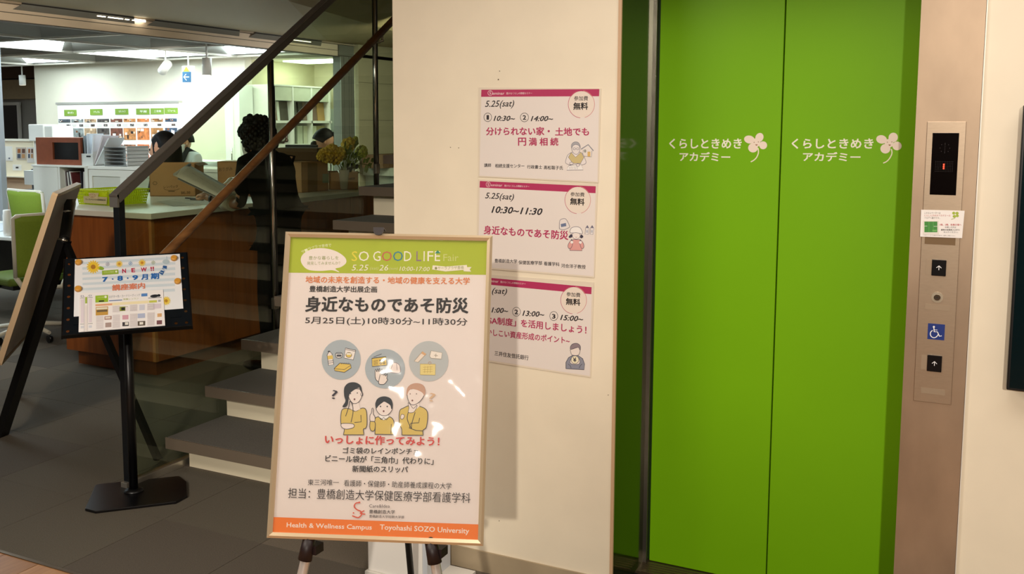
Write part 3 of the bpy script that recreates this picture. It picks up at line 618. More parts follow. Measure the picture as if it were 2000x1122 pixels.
q.text('Care&Idea', 838, 606, 998, 608, 26, '#6a6264'); q.text('豊橋創造大学', 838, 652, 1038, 656, 30, '#3a3234', 0.008); q.text('豊橋創造大学短期大学部', 838, 684, 1110, 692, 22, '#3a3234', 0.006)
q.fill([(92, 680), (1706, 738), (1704, 886), (80, 828)], '#f07a1e')
q.text('Health & Wellness Campus', 195, 770, 858, 790, 48, '#f4e6d8', 0.014); q.text('Toyohashi SOZO University', 920, 790, 1615, 822, 54, '#f4e6d8', 0.014)
q.done(pf)
MB().slab([PP_.P(x, -0.0010) for x in SH], pn * 0.001).build('clear_cover', film('poster_film', 5.0, 0.55), pf)
# the easel itself
APX = PP_.P(PP_.loc(741, 460), -0.035)
eas = thing('display_easel', 'chrome and black folding easel carrying the framed poster before the cream wall', 'easel', (APX.x, APX.y - 0.1, 0))
for px, sx in (((597, 1072)), ((846, 1078))): pass
for hx, hy in ((598, 1072), (844, 1078)):
    Hk = PP_.P(PP_.loc(hx, hy), -0.030); d = (Hk - APX); foot = APX + d * (APX.z / -d.z)
    lg = MB().tube([APX, foot], 0.0125, 14).build('front_leg', mat('#e4e4e4', 0.28, 0.6, name='easel_metal'), eas)
    MB().tube([foot + Vector((0, 0, 0.035)), foot + Vector((0, 0, 0.001))], 0.016, 12).build('rubber_foot', RUBBER, lg)
    t = d.normalized(); hk = Hk - t * 0.03
    cap = MB().tube([Hk - t * 0.022 + pn * 0.018, Hk + t * 0.030 + pn * 0.010], [0.0155, 0.0175], 14)
    cap.ball(Hk - t * 0.022 + pn * 0.018, 0.0155); cap.box(Hk.x - .012, Hk.x + .030, Hk.y - .012, Hk.y + .02, Hk.z - .012, Hk.z + .010)
    cap.build('support_hook', RUBBER, lg)
fr = RZ(806, 1160, 0.0)
rl = MB().tube([APX, fr], 0.011, 12).build('rear_leg', BLACK, eas)
MB().tube([fr + Vector((0, 0, 0.03)), fr + Vector((0, 0, 0.001))], 0.015, 12).build('rubber_foot', RUBBER, rl)
c0 = PP_.P(PP_.loc(740, 452), 0.008)
ck = [(-.013, .005), (.014, .005), (.013, -.004), (.008, -.010), (0, -.012), (-.008, -.010), (-.012, -.004)]
MB().slab([c0 + PP_.u * a_ + PP_.v * b_ for a_, b_ in ck], pn * 0.005).slab([c0 + PP_.u * -.013 + PP_.v * .005 + pn * .005, c0 + PP_.u * .014 + PP_.v * .005 + pn * .005, c0 + PP_.u * .014 + PP_.v * .005 - pn * .04, c0 + PP_.u * -.013 + PP_.v * .005 - pn * .04], PP_.v * .003).build('top_clamp', RUBBER, eas)
# white pedestal behind the easel, against the wall
pe = thing('white_pedestal', 'low white box pedestal on the carpet behind the easel legs', 'pedestal', (-1.69, 2.88, 0))
bx('cabinet_body', -1.862, -1.640, 2.795, 2.965, 0.012, 0.46, mat('#f0ece6', 0.4), pe, 0.004)
bx('side_panel', -1.640, -1.622, 2.80, 2.965, 0.012, 0.46, mat('#c6cbd2', 0.3), pe)
bx('base_plate', -1.868, -1.52, 2.785, 2.965, 0.0, 0.012, mat('#e2ded6', 0.4), pe)
# nail marks in the shaft wall
for k, (x, y) in enumerate(((976, 139), (973.5, 155.5), (880, 288), (896, 289), (1188, 772), (975, 1018))):
    a = RY(x, y, 3.0); MB().tube([a, a + Vector((0, -0.0015, 0))], 0.0022 if k == 1 else 0.0014, 8).build('nail_hole', mat('#5a4a3a', 0.8), bpy.data.objects['wall_front'])
# ================================================================== STAIRCASE
RISE, RUN, Y1 = 0.175, 0.264, 3.204
st = thing('staircase', 'dark carpeted stair treads over cream risers climbing beside the cream wall', 'stairs', (-2.54, 3.33, 0))
TRD = mat('#5c5852', 0.85, noise=0.25, scale=300, bump=0.3, name='tread_carpet'); NOSE = mat('#66584a', 0.38, noise=0.12, scale=14, name='tread_edge'); RIS = mat('#efe4c8', 0.5, name='riser_paint')
for i in range(15):
    y = Y1 + RUN * i; z = RISE * (i + 1)
    t = bx('tread', -3.222, -1.8685, y + 0.004, y + RUN + 0.13, z - 0.052, z - 0.004, NOSE, st, 0.003)
    bx('tread_carpet', -3.216, -1.8685, y + 0.010, y + RUN + 0.13, z - 0.004, z, TRD, t)
    bx('nosing_strip', -3.222, -1.8685, y, y + 0.006, z - 0.052, z - 0.0005, mat('#74685a', 0.3, 0.2), t)
    bx('riser', -3.205, -1.8685, y + 0.130, y + 0.150, z - RISE + (0.0 if i else 0.001), z - 0.052, RIS, st)
    if i < 14: bx('stair_core', -3.19, -1.8685, y + 0.150, y + 0.130 + RUN, max(0.001, z - 0.052 - RISE * 0.9), z - 0.052, mat('#2a2622', 0.8), st)
# glass balustrade
GX = -3.245
def cap(y): return 1.292 + 0.637 * (y - 3.02)
gb = thing('glass_balustrade', 'tinted glass stair balustrade with dark metal top rail and thin chrome uprights', 'balustrade', (GX, 3.0, 0))
TG = glass('tinted_glass', (0.80, 0.86, 0.74), 0.55)
YE_ = 6.6
for a, b in ((3.03, 4.012), (4.036, 4.99), (5.014, YE_)):
    za, zb = max(0.03, (a - 3.45) * 0.66), max(0.03, (b - 3.45) * 0.66)
    pts = [(GX - 0.005, a, za), (GX - 0.005, b, zb), (GX - 0.005, b, cap(b)), (GX - 0.005, a, cap(a))]
    if a < 3.5: pts.insert(1, (GX - 0.005, 3.49, 0.03))
    MB().slab(pts, (0.010, 0, 0)).build('glass_pane', TG, gb)
CAPM = mat('#77726c', 0.4, 0.45, name='dark_bronze')
MB().bar((GX, 2.985, cap(2.985)), (GX, YE_, cap(YE_)), 0.046, 0.040, m=CAPM).build('top_rail', CAPM, gb, 0.003)
MB().bar((GX + 0.021, 2.984, cap(2.984) + .0205), (GX + 0.021, YE_, cap(YE_) + .0205), 0.005, 0.004).build('rail_silver_edge', mat('#b8b4ae', 0.3, 0.9), gb)  # silver metal edge along the top rail
MB().box(GX - 0.023, GX + 0.023, 2.980, 2.990, 1.235, 1.292).build('rail_end_plate', mat('#c8c4be', 0.3, 0.9), gb)
bx('end_post', GX - 0.017, GX + 0.017, 2.992, 3.026, 0.0, 1.275, mat('#101418', 0.3, name='black_post'), gb, 0.002)
for yy, z0 in ((4.024, 0.50), (5.002, 1.19)):
    MB().tube([(GX + 0.012, yy - 0.009, z0), (GX + 0.012, yy - 0.009, cap(yy) - 0.03)], 0.0085, 12).build('chrome_upright', CHROME, gb)
    bx('glass_channel', GX - 0.012, GX + 0.012, yy, yy + 0.022, z0, cap(yy) - 0.02, BLACK, gb)
for yy, zz in ((4.024, 0.66), (5.002, 1.32)):
    bx('glass_clamp', GX + 0.004, GX + 0.026, yy - 0.03, yy + 0.012, zz - 0.03, zz + 0.03, mat('#6e6a5e', 0.35, 0.8), gb, 0.003)
MB().box(GX - 0.018, GX + 0.018, 2.975, 3.50, 0.0, 0.034).build('floor_channel', mat('#c9c4b8', 0.28, 0.85, name='floor_channel_metal'), gb, 0.002)
# wooden handrail
HX = -3.14
def hr(y): return 1.034 + 0.6235 * (y - 3.183)
hd = thing('handrail', 'round brown wooden handrail running up inside the glass balustrade', 'handrail', (HX, 3.0, 0))
MB().tube([(HX, 3.02, hr(3.02) - 0.0), (HX, 3.06, hr(3.06)), (HX, 6.2, hr(6.2))], [0.018, 0.021, 0.021], 20).build('wooden_rail', wood('#6a4526', '#8e6238', 5, 0.3, (6, 0.5, 6), 'rail_wood'), hd)
for yy in (3.16, 4.02, 4.93):
    zz = hr(yy)
    b = MB().tube([(HX, yy, zz - 0.016), (HX, yy, zz - 0.05), (HX - 0.02, yy, zz - 0.062), (GX + 0.008, yy, zz - 0.062)], 0.0065, 10)
    b.tube([(GX + 0.006, yy, zz - 0.062), (GX + 0.012, yy, zz - 0.062)], 0.018, 16); b.tube([(HX - 0.0, yy - 0.03, hr(yy - 0.03) - 0.0225), (HX, yy + 0.03, hr(yy + 0.03) - 0.0225)], 0.006, 8)
    b.ball((HX, yy, zz - 0.052), 0.010)
    b.build('rail_bracket', CHROME, hd)

# ================================================================== FLYER STAND
sp = Vector((-3.175, 2.965, 0))
fs = thing('flyer_stand', 'black metal floor stand with tilted perforated tray holding two bright flyers', 'stand', sp)
base = [RZ(*p, z=0.012) for p in ((166, 994), (186, 948), (192, 946), (350, 930), (365, 941), (366, 968), (344, 980), (186, 999))]
MB().slab([b - Vector((0, 0, 0.011)) for b in base], (0, 0, 0.011)).build('base_plate', mat('#0b090b', 0.3, name='base_black'), fs, 0.002)
SC = [Vector(c) for c in ((-3.343, 2.853, 1.022), (-3.045, 3.149, 1.030), (-2.888, 2.997, 0.829), (-3.185, 2.700, 0.822))]
so = (SC[0] + SC[1] + SC[2] + SC[3]) / 4; TP = Plane(so, SC[1] - SC[0], SC[0] - SC[3])
pc = TP.o - TP.n * 0.03
MB().tube([(sp.x, sp.y, 0.010), (sp.x, sp.y, TP.hit(262, 600).z - 0.02)], 0.0185, 16).build('pole', BLACKM, fs)
MB().lathe((sp.x, sp.y, 0.011), [(0.042, 0), (0.040, 0.008), (0.022, 0.016)], 20).build('pole_collar', BLACKM, fs)
# perforated tray: plate with a real grid of holes along its edges
T0, T1, T2, T3 = (TP.loc(124, 508), TP.loc(360, 489), TP.loc(380, 634), TP.loc(122, 664))
x0, x1 = (T0.x + T3.x) / 2, (T1.x + T2.x) / 2; y0, y1 = (T2.y + T3.y) / 2, (T0.y + T1.y) / 2
bmt = bmesh.new(); NX, NY = 12, 7; holes = []
def add_plate():
    vs = []; fs_ = []
    dx, dy = (x1 - x0) / NX, (y1 - y0) / NY; r = 0.0068
    for i in range(NX):
        for k in range(NY):
            cx_, cy_ = x0 + dx * (i + .5), y0 + dy * (k + .5); o = len(vs)
            if i in (0, NX - 1) or (k == 0 and i == NX - 2) or k == NY - 1 and i % 2:
                sq = [(-1, -1), (0, -1), (1, -1), (1, 0), (1, 1), (0, 1), (-1, 1), (-1, 0)]
                for a, b in sq: vs.append((cx_ + a * dx / 2, cy_ + b * dy / 2))
                for a, b in sq:
                    l = math.hypot(a, b); vs.append((cx_ + a / l * r, cy_ + b / l * r))
                for j in range(8): fs_.append((o + j, o + (j + 1) % 8, o + 8 + (j + 1) % 8, o + 8 + j))
            else:
                for a, b in ((-1, -1), (1, -1), (1, 1), (-1, 1)): vs.append((cx_ + a * dx / 2, cy_ + b * dy / 2))
                fs_.append((o, o + 1, o + 2, o + 3))
    return vs, fs_
vs, f_ = add_plate(); tp = MB(); tp.add([TP.P(v, -0.004) for v in vs], f_)
TRAYM = mat('#10181f', 0.22, 0.3, name='tray_black')
tray = tp.build('perforated_tray', TRAYM, fs)
so_ = tray.modifiers.new('s', 'SOLIDIFY'); so_.thickness = 0.002
MB().bar(TP.P((x0, y0 - 0.004), 0.006), TP.P((x1, y0 - 0.004), 0.006), 0.022, 0.004, up=TP.v).build('tray_lip', BLACKM, fs)
MB().bar(TP.P((x0 + 0.0, y0), -0.010), TP.P((x0, y1), -0.010), 0.006, 0.012, up=TP.n).bar(TP.P((x1, y0), -0.010), TP.P((x1, y1), -0.010), 0.006, 0.012, up=TP.n).build('tray_side_rails', BLACKM, fs)
MB().tube([(sp.x, sp.y, TP.hit(262, 600).z - 0.03), TP.P(((x0 + x1) / 2, (y0 + y1) / 2), -0.006)], 0.016, 10).build('tray_hinge', BLACKM, fs)
# flyers
f1 = sheet('season_flyer', Plane(TP.P((0, 0), 0.0015), TP.u, TP.v), [(146.4, 507), (351, 496.2), (358, 603), (144, 619)], 0.0006, mat('#eef0f4', 0.5, name='flyer_paper'))
props(f1, 'white A3 flyer with sunflowers, pale blue stripes and blue month numbers on the stand', 'flyer')
q = Print(Plane(TP.P((0, 0), 0.0015), TP.u, TP.v)).at((130, 480), 5.612)
for k in range(7): q.fill([(172 + k, 182 + 57 * k), (1192 - k, 120 + 60 * k * 0.98), (1194 - k, 150 + 60 * k * 0.98), (172 + k, 208 + 57 * k)], '#d3dfe8')
def flower(x, y, r, c1, c2, n=16):
    for k in range(n): a = 2 * math.pi * k / n; q.ell(x + r * .66 * math.cos(a), y + r * .66 * math.sin(a), r * .36, r * .13, c1, a, 8)
    q.ell(x, y, r * .6, r * .58, c1); q.ell(x, y, r * .36, r * .34, c2)
q.ell(370, 248, 42, 20, '#8fb23a', .2); flower(292, 235, 74, '#eec73a', '#b07a2c'); flower(578, 203, 40, '#efcb50', '#cc9440', 12); flower(828, 190, 42, '#efcb50', '#cc8a30', 12); flower(1092, 608, 50, '#efd050', '#b8862c', 14)
for x, y, c in ((450, 205, '#9a9ab0'), (700, 198, '#6f9fd0'), (950, 190, '#a8b890')):
    for k in range(8): a = k * math.pi / 4; q.ell(x + 17 * math.cos(a), y + 17 * math.sin(a), 8, 3.4, c, a, 8)
    q.ell(x, y, 6, 6, c)
q.fill([(388, 278), (566, 265), (570, 312), (390, 325)], '#9ab83c'); q.text('くらしときめき', 412, 306, 520, 300, 22, '#e6efc0'); q.ell(545, 288, 12, 11, '#eef4dc')
for ch, a, b, yb in (('N', 610, 652, 305), ('E', 712, 752, 297), ('W', 814, 878, 290), ('!!', 922, 960, 282)): q.text(ch, a, yb, b, yb - 3, 46, '#c2264c', 0.03)
for ch, a, b, yb, h in (('7', 392, 452, 402, 52), ('・', 500, 516, 380, 16), ('8', 556, 618, 390, 54), ('・', 665, 681, 370, 16), ('9', 722, 785, 380, 50), ('月', 820, 892, 380, 62), ('期', 922, 1014, 372, 66)): q.text(ch, a, yb, b, yb - 4, h, '#1c67b8', 0.035)
q.text('講座案内', 500, 500, 862, 474, 68, '#e08464', 0.03)
q.ell(1090, 180, 38, 26, '#b9cbd4'); q.stroke([(1098, 120), (1098, 150)], 3, '#8fa6c0')
q.fill([(1058, 222), (1100, 226), (1096, 262), (1048, 262)], '#2f5f9c'); q.fill([(1046, 268), (1094, 268), (1078, 296), (1030, 292)], '#e8eef4'); q.fill([(1040, 272), (1080, 276), (1050, 328), (1008, 300)], '#2f5f9c')
for k in range(3): q.stroke([(1052 - 16 * k, 248 + 22 * k), (1092 - 18 * k, 262 + 20 * k)], 6, '#dfe8f0')
q.done(f1)
f2 = sheet('course_flyer', Plane(TP.P((0, 0), 0.006), TP.u, TP.v), [(155, 573), (318.5, 566), (322.5, 636), (153.5, 649)], 0.004, mat('#f6f2f2', 0.5, name='flyer_paper2'))
props(f2, 'printed course flyer crowded with small pictures in front of the sunflower sheet', 'flyer')
q = Print(Plane(TP.P((0, 0), 0.006), TP.u, TP.v)).at((130, 480), 5.612)
def T(x, y): return (x, y - (x - 140) * 0.062)
def R(x0, y0_, x1_, y1_, c): q.fill([T(x0, y0_), T(x1_, y0_), T(x1_, y1_), T(x0, y1_)], c)
for x in (150, 238): q.text('C1', *T(x + 4, 566), *T(x + 36, 566), 18, '#2a3f78', 0.02); R(x, 576, x + 48, 580, '#4a4f60'); R(x + 6, 592, x + 40, 850, '#e6dbe4'); R(x, 862, x + 48, 866, '#4a4f60'); R(x + 6, 884, x + 40, 910, '#d9dbe4')
R(204, 570, 226, 640, '#a8bf4c'); R(204, 660, 226, 940, '#ece4e0'); R(190, 560, 198, 950, '#d6cfd2'); R(228, 560, 233, 950, '#d6cfd2')
R(316, 562, 456, 638, '#9cc02c'); q.text('くらしときめき', *T(336, 590), *T(424, 590), 14, '#eef6c8'); R(354, 618, 412, 632, '#2a2a22'); q.ell(*T(428, 582), 14, 13, '#f0f6e0')
q.text('はがき＋色・カードリーディング', *T(466, 598), *T(808, 598), 30, '#8a93a0'); R(466, 622, 610, 632, '#6f87b4'); q.text('体験レッスン', *T(620, 630), *T(790, 630), 20, '#a8b84c'); R(820, 570, 886, 602, '#5a8acc')
q.ell(*T(964, 605), 48, 16, '#24262e', -.1); q.ell(*T(1012, 602), 18, 14, '#24262e'); R(895, 622, 1040, 627, '#3a3c44')
R(316, 650, 900, 680, '#f6e9c0'); R(316, 658, 500, 676, '#e8a684'); R(905, 652, 990, 676, '#c9cc58'); R(1004, 650, 1032, 672, '#b0b0b4')
for x, y, w_, h_, c in ((320, 688, 135, 92, '#c99c48'), (326, 695, 122, 22, '#e8e2cc'), (332, 722, 116, 22, '#6f6048'), (580, 700, 92, 48, '#8f9a3a'), (600, 710, 40, 30, '#2c2a30'), (645, 704, 34, 48, '#ece2e8'), (798, 692, 58, 60, '#d5d6e2'), (952, 692, 84, 52, '#e0d4de'), (416, 795, 78, 38, '#b08a80'), (425, 802, 56, 20, '#e8dcd0'), (612, 795, 66, 48, '#d8a4b4'), (780, 788, 80, 50, '#b6bfda'), (995, 800, 48, 38, '#dcae7a'), (425, 866, 66, 50, '#b09a94'), (612, 872, 70, 44, '#3f3c40'), (640, 876, 36, 28, '#e4e0d8'), (780, 872, 82, 50, '#5f5348'), (800, 882, 40, 28, '#ece8e0'), (988, 876, 58, 44, '#7c5258')): R(x, y, x + w_, y + h_, c)
for cx_ in (320, 500, 690, 880):
    for k in range(9):
        for yy in (690, 788, 862):
            if cx_ == 320 and yy == 690: continue
            R(cx_ + 4, yy + k * 8, cx_ + 86, yy + k * 8 + 2.4, '#c9bfc2')
q.done(f2)
for k, (x, y) in enumerate(((153.5, 514), (340, 506), (347, 551), (153, 566))):
    pl = Plane(TP.P((0, 0), 0.0021), TP.u, TP.v); a = pl.hit(x, y)
    m_ = MB().tube([a, a + TP.n * 0.010, a + TP.n * 0.013], [0.0135, 0.0135, 0.010], 20).build('round_magnet', mat('#d99b3c', 0.35, name='amber_magnet'))
    props(m_, ('amber round magnet at the upper left corner of the sunflower flyer', 'amber round magnet at the upper right corner of the sunflower flyer', 'amber round magnet on the middle right edge of the sunflower flyer', 'amber round magnet on the lower left edge of the sunflower flyer')[k], 'magnet', 'magnets on the flyer stand')

# ================================================================== BACK-VIEWED SIGN BOARD ON EASEL (left edge)
NT = RZ(107, 381, 1.25); FT = RZ(153.5, 360.5, 1.25); W_ = FT - NT; NBt = RZ(-3, 712, 0.45)
LEAN = (NBt - NT); LEAN = LEAN - W_.normalized() * LEAN.dot(W_.normalized()); BN = W_.cross(LEAN).normalized()
if BN.x < 0: BN = -BN
sb = thing('sign_board', 'framed sign board seen from behind leaning on a black easel at the left edge', 'sign board', NT + LEAN + W_ / 2)
def Q(a, b, d=0.0): return NT + W_ * a + LEAN * b + BN * d
MB().slab([Q(.0, .0), Q(1, .0), Q(1, 1), Q(0, 1)], BN * -0.006).build('front_panel', WHITE, sb)
MB().slab([Q(.02, .015), Q(.98, .015), Q(.98, .985), Q(.02, .985)], BN * 0.010).build('backing_board', mat('#cfc6c0', 0.6, noise=0.05, scale=5), sb)
FRM = mat('#c9b190', 0.4, 0.3)
for a, b in ((Q(0, 0), Q(0, 1)), (Q(1, 0), Q(1, 1)), (Q(0, 0), Q(1, 0)), (Q(0, 1), Q(1, 1))):
    MB().bar(a, b, 0.018, 0.026, up=BN).build('frame_rail', FRM, sb)
be = thing('black_easel', 'black folding easel behind the sign board beside the wooden counter', 'easel', Vector((Q(.5, 1).x, Q(.5, 1).y, 0)))
ap = RZ(126, 470, 1.02); tp_ = RZ(139, 408, 1.16)
d0 = BN * 0.045
fl_ = RZ(2, 852, 0.0); fr_ = Vector((-5.0, 3.75, 0.0))
top = Q(.52, .07, 0.03)
MB().bar(top, ap, 0.05, 0.03).build('mast', BLACKM, be)
MB().bar(ap, fl_, 0.060, 0.04).build('front_leg', BLACKM, be)
MB().bar(ap, Q(.95, 1.25, 0.03) * 1.0, 0.032, 0.03).build('front_leg', BLACKM, be) if False else None
fr2 = Q(.80, 1.0, 0.04); fr2 = ap + (fr2 - ap) * (ap.z / (ap.z - fr2.z)); MB().bar(ap, fr2, 0.032, 0.03).build('front_leg', BLACKM, be)
rf = RZ(309, 899, 0.0); MB().bar(ap, rf, 0.028, 0.028).build('rear_leg', BLACKM, be)
MB().ball(ap + Vector((0, 0, 0)), 0.026, nu=12).build('apex_joint', BLACKM, be)
MB().tube([RZ(113, 467, 1.03), RZ(132, 471, 1.02)], 0.006, 8).build('locking_lever', CHROME, be)
MB().bar(RZ(128, 412, 1.15), RZ(134, 414, 1.145), 0.05, 0.004).build('mast_clip', CHROME, be)

# ================================================================== RECEPTION COUNTER
CW = wood('#8a4a1a', '#a55c24', 4, 0.38, (7, 7, 0.5), 'counter_wood')
ct = thing('reception_counter', 'brown wooden reception counter with white top and recessed plinth', 'counter', (-5.1, 5.7, 0))
CX0, CX1, CY0, CY1, CZT = -5.34, -4.54, 4.46, 7.35, 1.04
def outl(e, z): return [(CX0 - e, CY0 - e, z), (CX1 + e, CY0 - e, z), (CX1 + e, CY1, z), (-5.98, CY1, z), (-5.98, 5.15, z)]
MB().slab(outl(.03, CZT - .036), (0, 0, .036)).build('worktop', mat('#e9e6da', 0.3, noise=0.02, scale=8, name='worktop_laminate'), ct, 0.003)
MB().slab(outl(-.05, 0), (0, 0, .10)).build('plinth', wood('#6e3c16', '#7c4519', 4, 0.5, (7, 7, .5)), ct)
MB().slab(outl(-.02, .10), (0, 0, CZT - .136)).build('counter_carcass', mat('#3a2412', 0.6), ct)
bx('front_panel', CX0, CX1 - 0.026, CY0, CY0 + 0.02, 0.10, CZT - 0.040, CW, ct, 0.001)
bx('corner_strip', CX1 - 0.024, CX1, CY0, CY0 + 0.024, 0.10, CZT - 0.040, wood('#a8703a', '#b87c42', 4, 0.4, (7, 7, .5)), ct)
yy = CY0 + 0.026
while yy < CY1 - 0.1:
    bx('side_panel', CX1 - 0.02, CX1, yy, min(yy + 0.71, CY1), 0.10, CZT - 0.040, CW, ct, 0.001); yy += 0.714
# basket
LIME = mat('#cfe60c', 0.4, name='lime_plastic')
def basket(name, pts, z0, h, label):
    pts = [Vector(p) for p in pts]; c = sum(pts, Vector()) / len(pts); th = thing(name, label, 'basket', (c.x, c.y, z0)); n = len(pts)
    inn = [c + (p - c) * 0.90 for p in pts]; up = Vector((0, 0, h))
    MB().slab(inn, (0, 0, 0.004)).build('basket_floor', LIME, th)
    for i in range(n):
        a0, a1 = inn[i], inn[(i + 1) % n]; b0, b1 = pts[i] + up, pts[(i + 1) % n] + up; L = (b1 - b0).length; m = MB()
        nv = max(3, int(L / 0.016)); W = lambda s, t: (a0 + (a1 - a0) * s) * (1 - t) + (b0 + (b1 - b0) * s) * t
        for k in range(nv + 1): m.bar(W(k / nv, 0), W(k / nv, 1), 0.011, 0.003)
        for t in (0.03, 0.22, 0.41, 0.60, 0.8): m.bar(W(0, t), W(1, t), 0.0035, 0.014)
        m.build('lattice_wall', LIME, th, kind='stuff')
        MB().bar(b0, b1, 0.014, 0.010).build('basket_rim', LIME, th)
    return th
bz = CZT
bp = [RZ(148, 399, bz), RZ(212, 402.5, bz), RZ(292, 397, bz)]; b4 = bp[0] + bp[2] - bp[1]
bk = basket('lime_basket', [bp[0], bp[1], bp[2], b4], bz + 0.001, 0.10, 'lime green plastic mesh basket with paper label on the counter top')
FPb = Plane(bp[1] + (bp[1] - b4).normalized() * 0.012, (bp[1] - bp[0]), (0, 0, 1))
lab = sheet('paper_label', FPb, [(163, 383), (209, 385.5), (208, 399.5), (163.5, 396.5)], 0.001, mat('#c9bd8e', 0.6), bk)
q = Print(FPb, 0.0008, 0.0003).at((130, 340), 11.76); q.text('ウィルペンシル回収BOX', 438, 602, 905, 622, 40, '#2c2820', 0.03); q.fill([(510, 430), (745, 440), (715, 575), (525, 545)], '#d9c79a'); q.ring(595, 500, 75, 38, 6, '#b07a58'); q.stroke([(595, 455), (592, 545)], 6, '#b07a58'); q.stroke([(540, 480), (595, 530), (660, 480)], 5, '#b07a58')
q.done(lab)
# cardboard boxes
CARD = mat('#c2966a', 0.8, noise=0.06, scale=7, name='cardboard'); CARD2 = mat('#8f7048', 0.85, noise=0.05, scale=7, name='cardboard_inside'); TAPE = mat('#bfa678', 0.3, name='packing_tape')
def carton(a, b, dep, z0, h, label, flaps=True, open_=True, tape=True, m=CARD, name='cardboard_box'):
    a = Vector((a[0], a[1], z0)); b = Vector((b[0], b[1], z0)); u = (b - a); v = Vector((-u.y, u.x, 0)).normalized() * dep
    th = thing(name, label, 'box', a + u / 2 + v / 2, 'cardboard boxes on the counter'); L = u.length; un = u / L; vn = v / dep; t = 0.005; up = Vector((0, 0, h))
    MB().slab([a, b, b + v, a + v], (0, 0, t)).build('box_bottom', m, th)
    for p, r, n_ in ((a, b, vn), (b, b + v, -un), (b + v, a + v, -vn), (a + v, a, un)):
        MB().slab([p, r, r + up, p + up], n_ * t).build('box_wall', m, th)
    if open_:
        for p, r, n_, hh, tilt in ((b, b + v, un, 0.07, -0.25), (a + v, a, -un, 0.06, -0.35)):
            if flaps: MB().slab([p + up, r + up, r + up + n_ * hh * 0.5 + Vector((0, 0, hh * tilt)), p + up + n_ * hh * 0.5 + Vector((0, 0, hh * tilt))], (0, 0, 0.004)).build('box_flap', CARD2, th)
    else: 
        MB().slab([a + up, b + up, b + v + up, a + v + up], (0, 0, -t)).build('box_lid', m, th)
        if tape: MB().slab([a + v * .44 + up, b + v * .44 + up, b + v * .56 + up, a + v * .56 + up], (0, 0, 0.0006)).build('packing_tape', TAPE, th)
    return th, Plane(a - vn * 0.0005, u, (0, 0, 1)), Plane(b + un * 0.0005, v, (0, 0, 1))
A = RZ(293, 384, CZT); B = RZ(382, 383.5, CZT)
c1, p1, p2 = carton(A, B, 0.36, CZT + 0.001, 0.245, 'open brown cardboard box printed with an oval logo beside the lime basket')
q = Print(p1, 0.0005, 0.0003).at((260, 200), 5.1)
q.text('レンパック', 305, 858, 448, 850, 26, '#6a4f2e', 0.02); q.ring(383, 855, 80, 22, 4, '#6a4f2e', 10, 170); q.rect(350, 882, 415, 891, '#6a4f2e'); q.ring(218, 806, 20, 15, 5, '#6a4f2e'); q.text('BK-30', 480, 915, 570, 912, 26, '#6a4f2e', 0.02)
q.done(c1)
A = RZ(426, 377, CZT); B = RZ(478, 377, CZT)
c2, p1, p2 = carton(A, B, 0.30, CZT + 0.001, 0.25, 'brown box with scribbled handwriting behind the standing person on the counter', open_=False)
q = Print(p1, 0.0005, 0.0003).at((260, 200), 5.1); q.text('おりがみ', 855, 690, 990, 680, 40, '#4a3620', 0.0, 0.2); q.text('はん', 1025, 700, 1100, 690, 36, '#4a3620', 0, 0.2); q.done(c2)
A = RZ(590, 377, CZT); B = RZ(641, 372, CZT)
c3, p1, p2 = carton(A, B, 0.30, CZT + 0.001, 0.245, 'closed brown box with white shipping sticker standing right of the dark figure', open_=False)
q = Print(p1, 0.0005, 0.0003).at((580, 240), 6.235); q.rect(310, 622, 384, 732, '#9aa88c'); q.rect(130, 490, 248, 850, '#8a6c44'); q.done(c3)
A = RZ(643, 371, CZT); B = RZ(700, 370, CZT)
c4, p1, p2 = carton(A, B, 0.30, CZT + 0.001, 0.145, 'low open brown box under the yellow flowers at the counter end', open_=True)
q = Print(p1, 0.0005, 0.0003).at((580, 240), 6.235); q.text('ANKER'[:0] + 'KRKER', 620, 700, 710, 690, 26, '#4e3a20', 0.03); q.done(c4)
b3z = CZT + 0.001 + 0.245
A = RZ(590, 315, b3z); A2 = Vector((c3.location.x - 0.26, c3.location.y - 0.04, 0)); B2 = Vector((c3.location.x + 0.13, c3.location.y + 0.06, 0))
c5, p1, p2 = carton(A2, B2, 0.24, b3z + 0.001, 0.105, 'flat dark brown open box stacked on top of the stickered box', open_=False, tape=False, m=mat('#5c4426', 0.8))
# papers and pens on the worktop, clip bag
for k, (c, lb) in enumerate(((((296, 389), (352, 392), (412, 386), (352, 384)), 'white paper sheet lying flat in front of the logo box on the counter'), (((306, 394), (338, 403), (380, 400), (345, 389)), 'curled dark-edged paper lying nearest the glass post on the counter'), (((330, 392), (410, 401), (428, 395), (372, 387)), 'white paper sheet under the raised document on the counter'))):
    pl = Plane((0, 0, CZT + 0.0012 + 0.0011 * k), (1, 0, 0), (0, 1, 0)); props(sheet('paper_sheet', pl, c, 0.0009, mat(('#e4e2da', '#c9c8c0', '#dcdad2')[k], 0.6)), lb, 'paper', 'papers on the counter')
for k, c in enumerate((((362, 387), (400, 389)), ((372, 389.5), (398, 391)))):
    a = RZ(*c[0], CZT + 0.008 + 0.001); b = RZ(*c[1], CZT + 0.008 + 0.001)
    props(MB().tube([a, a + (b - a) * .9, b], [0.005, 0.005, 0.002], 8).build('pen', mat('#2a1c16', 0.4)), ('dark pen lying under the papers, farther from the glass', 'dark pen lying under the papers, nearer to the glass')[k], 'pen', 'pens on the counter')
pb = RZ(452, 374, CZT + 0.07)
bag = MB()
for k in range(14):
    rr = random.Random(k); bag.ball((pb.x + rr.uniform(-.05, .05), pb.y + rr.uniform(-.05, .05), CZT + 0.05 + rr.uniform(-.0, .09)), rr.uniform(.03, .05), nu=7, nv=5)
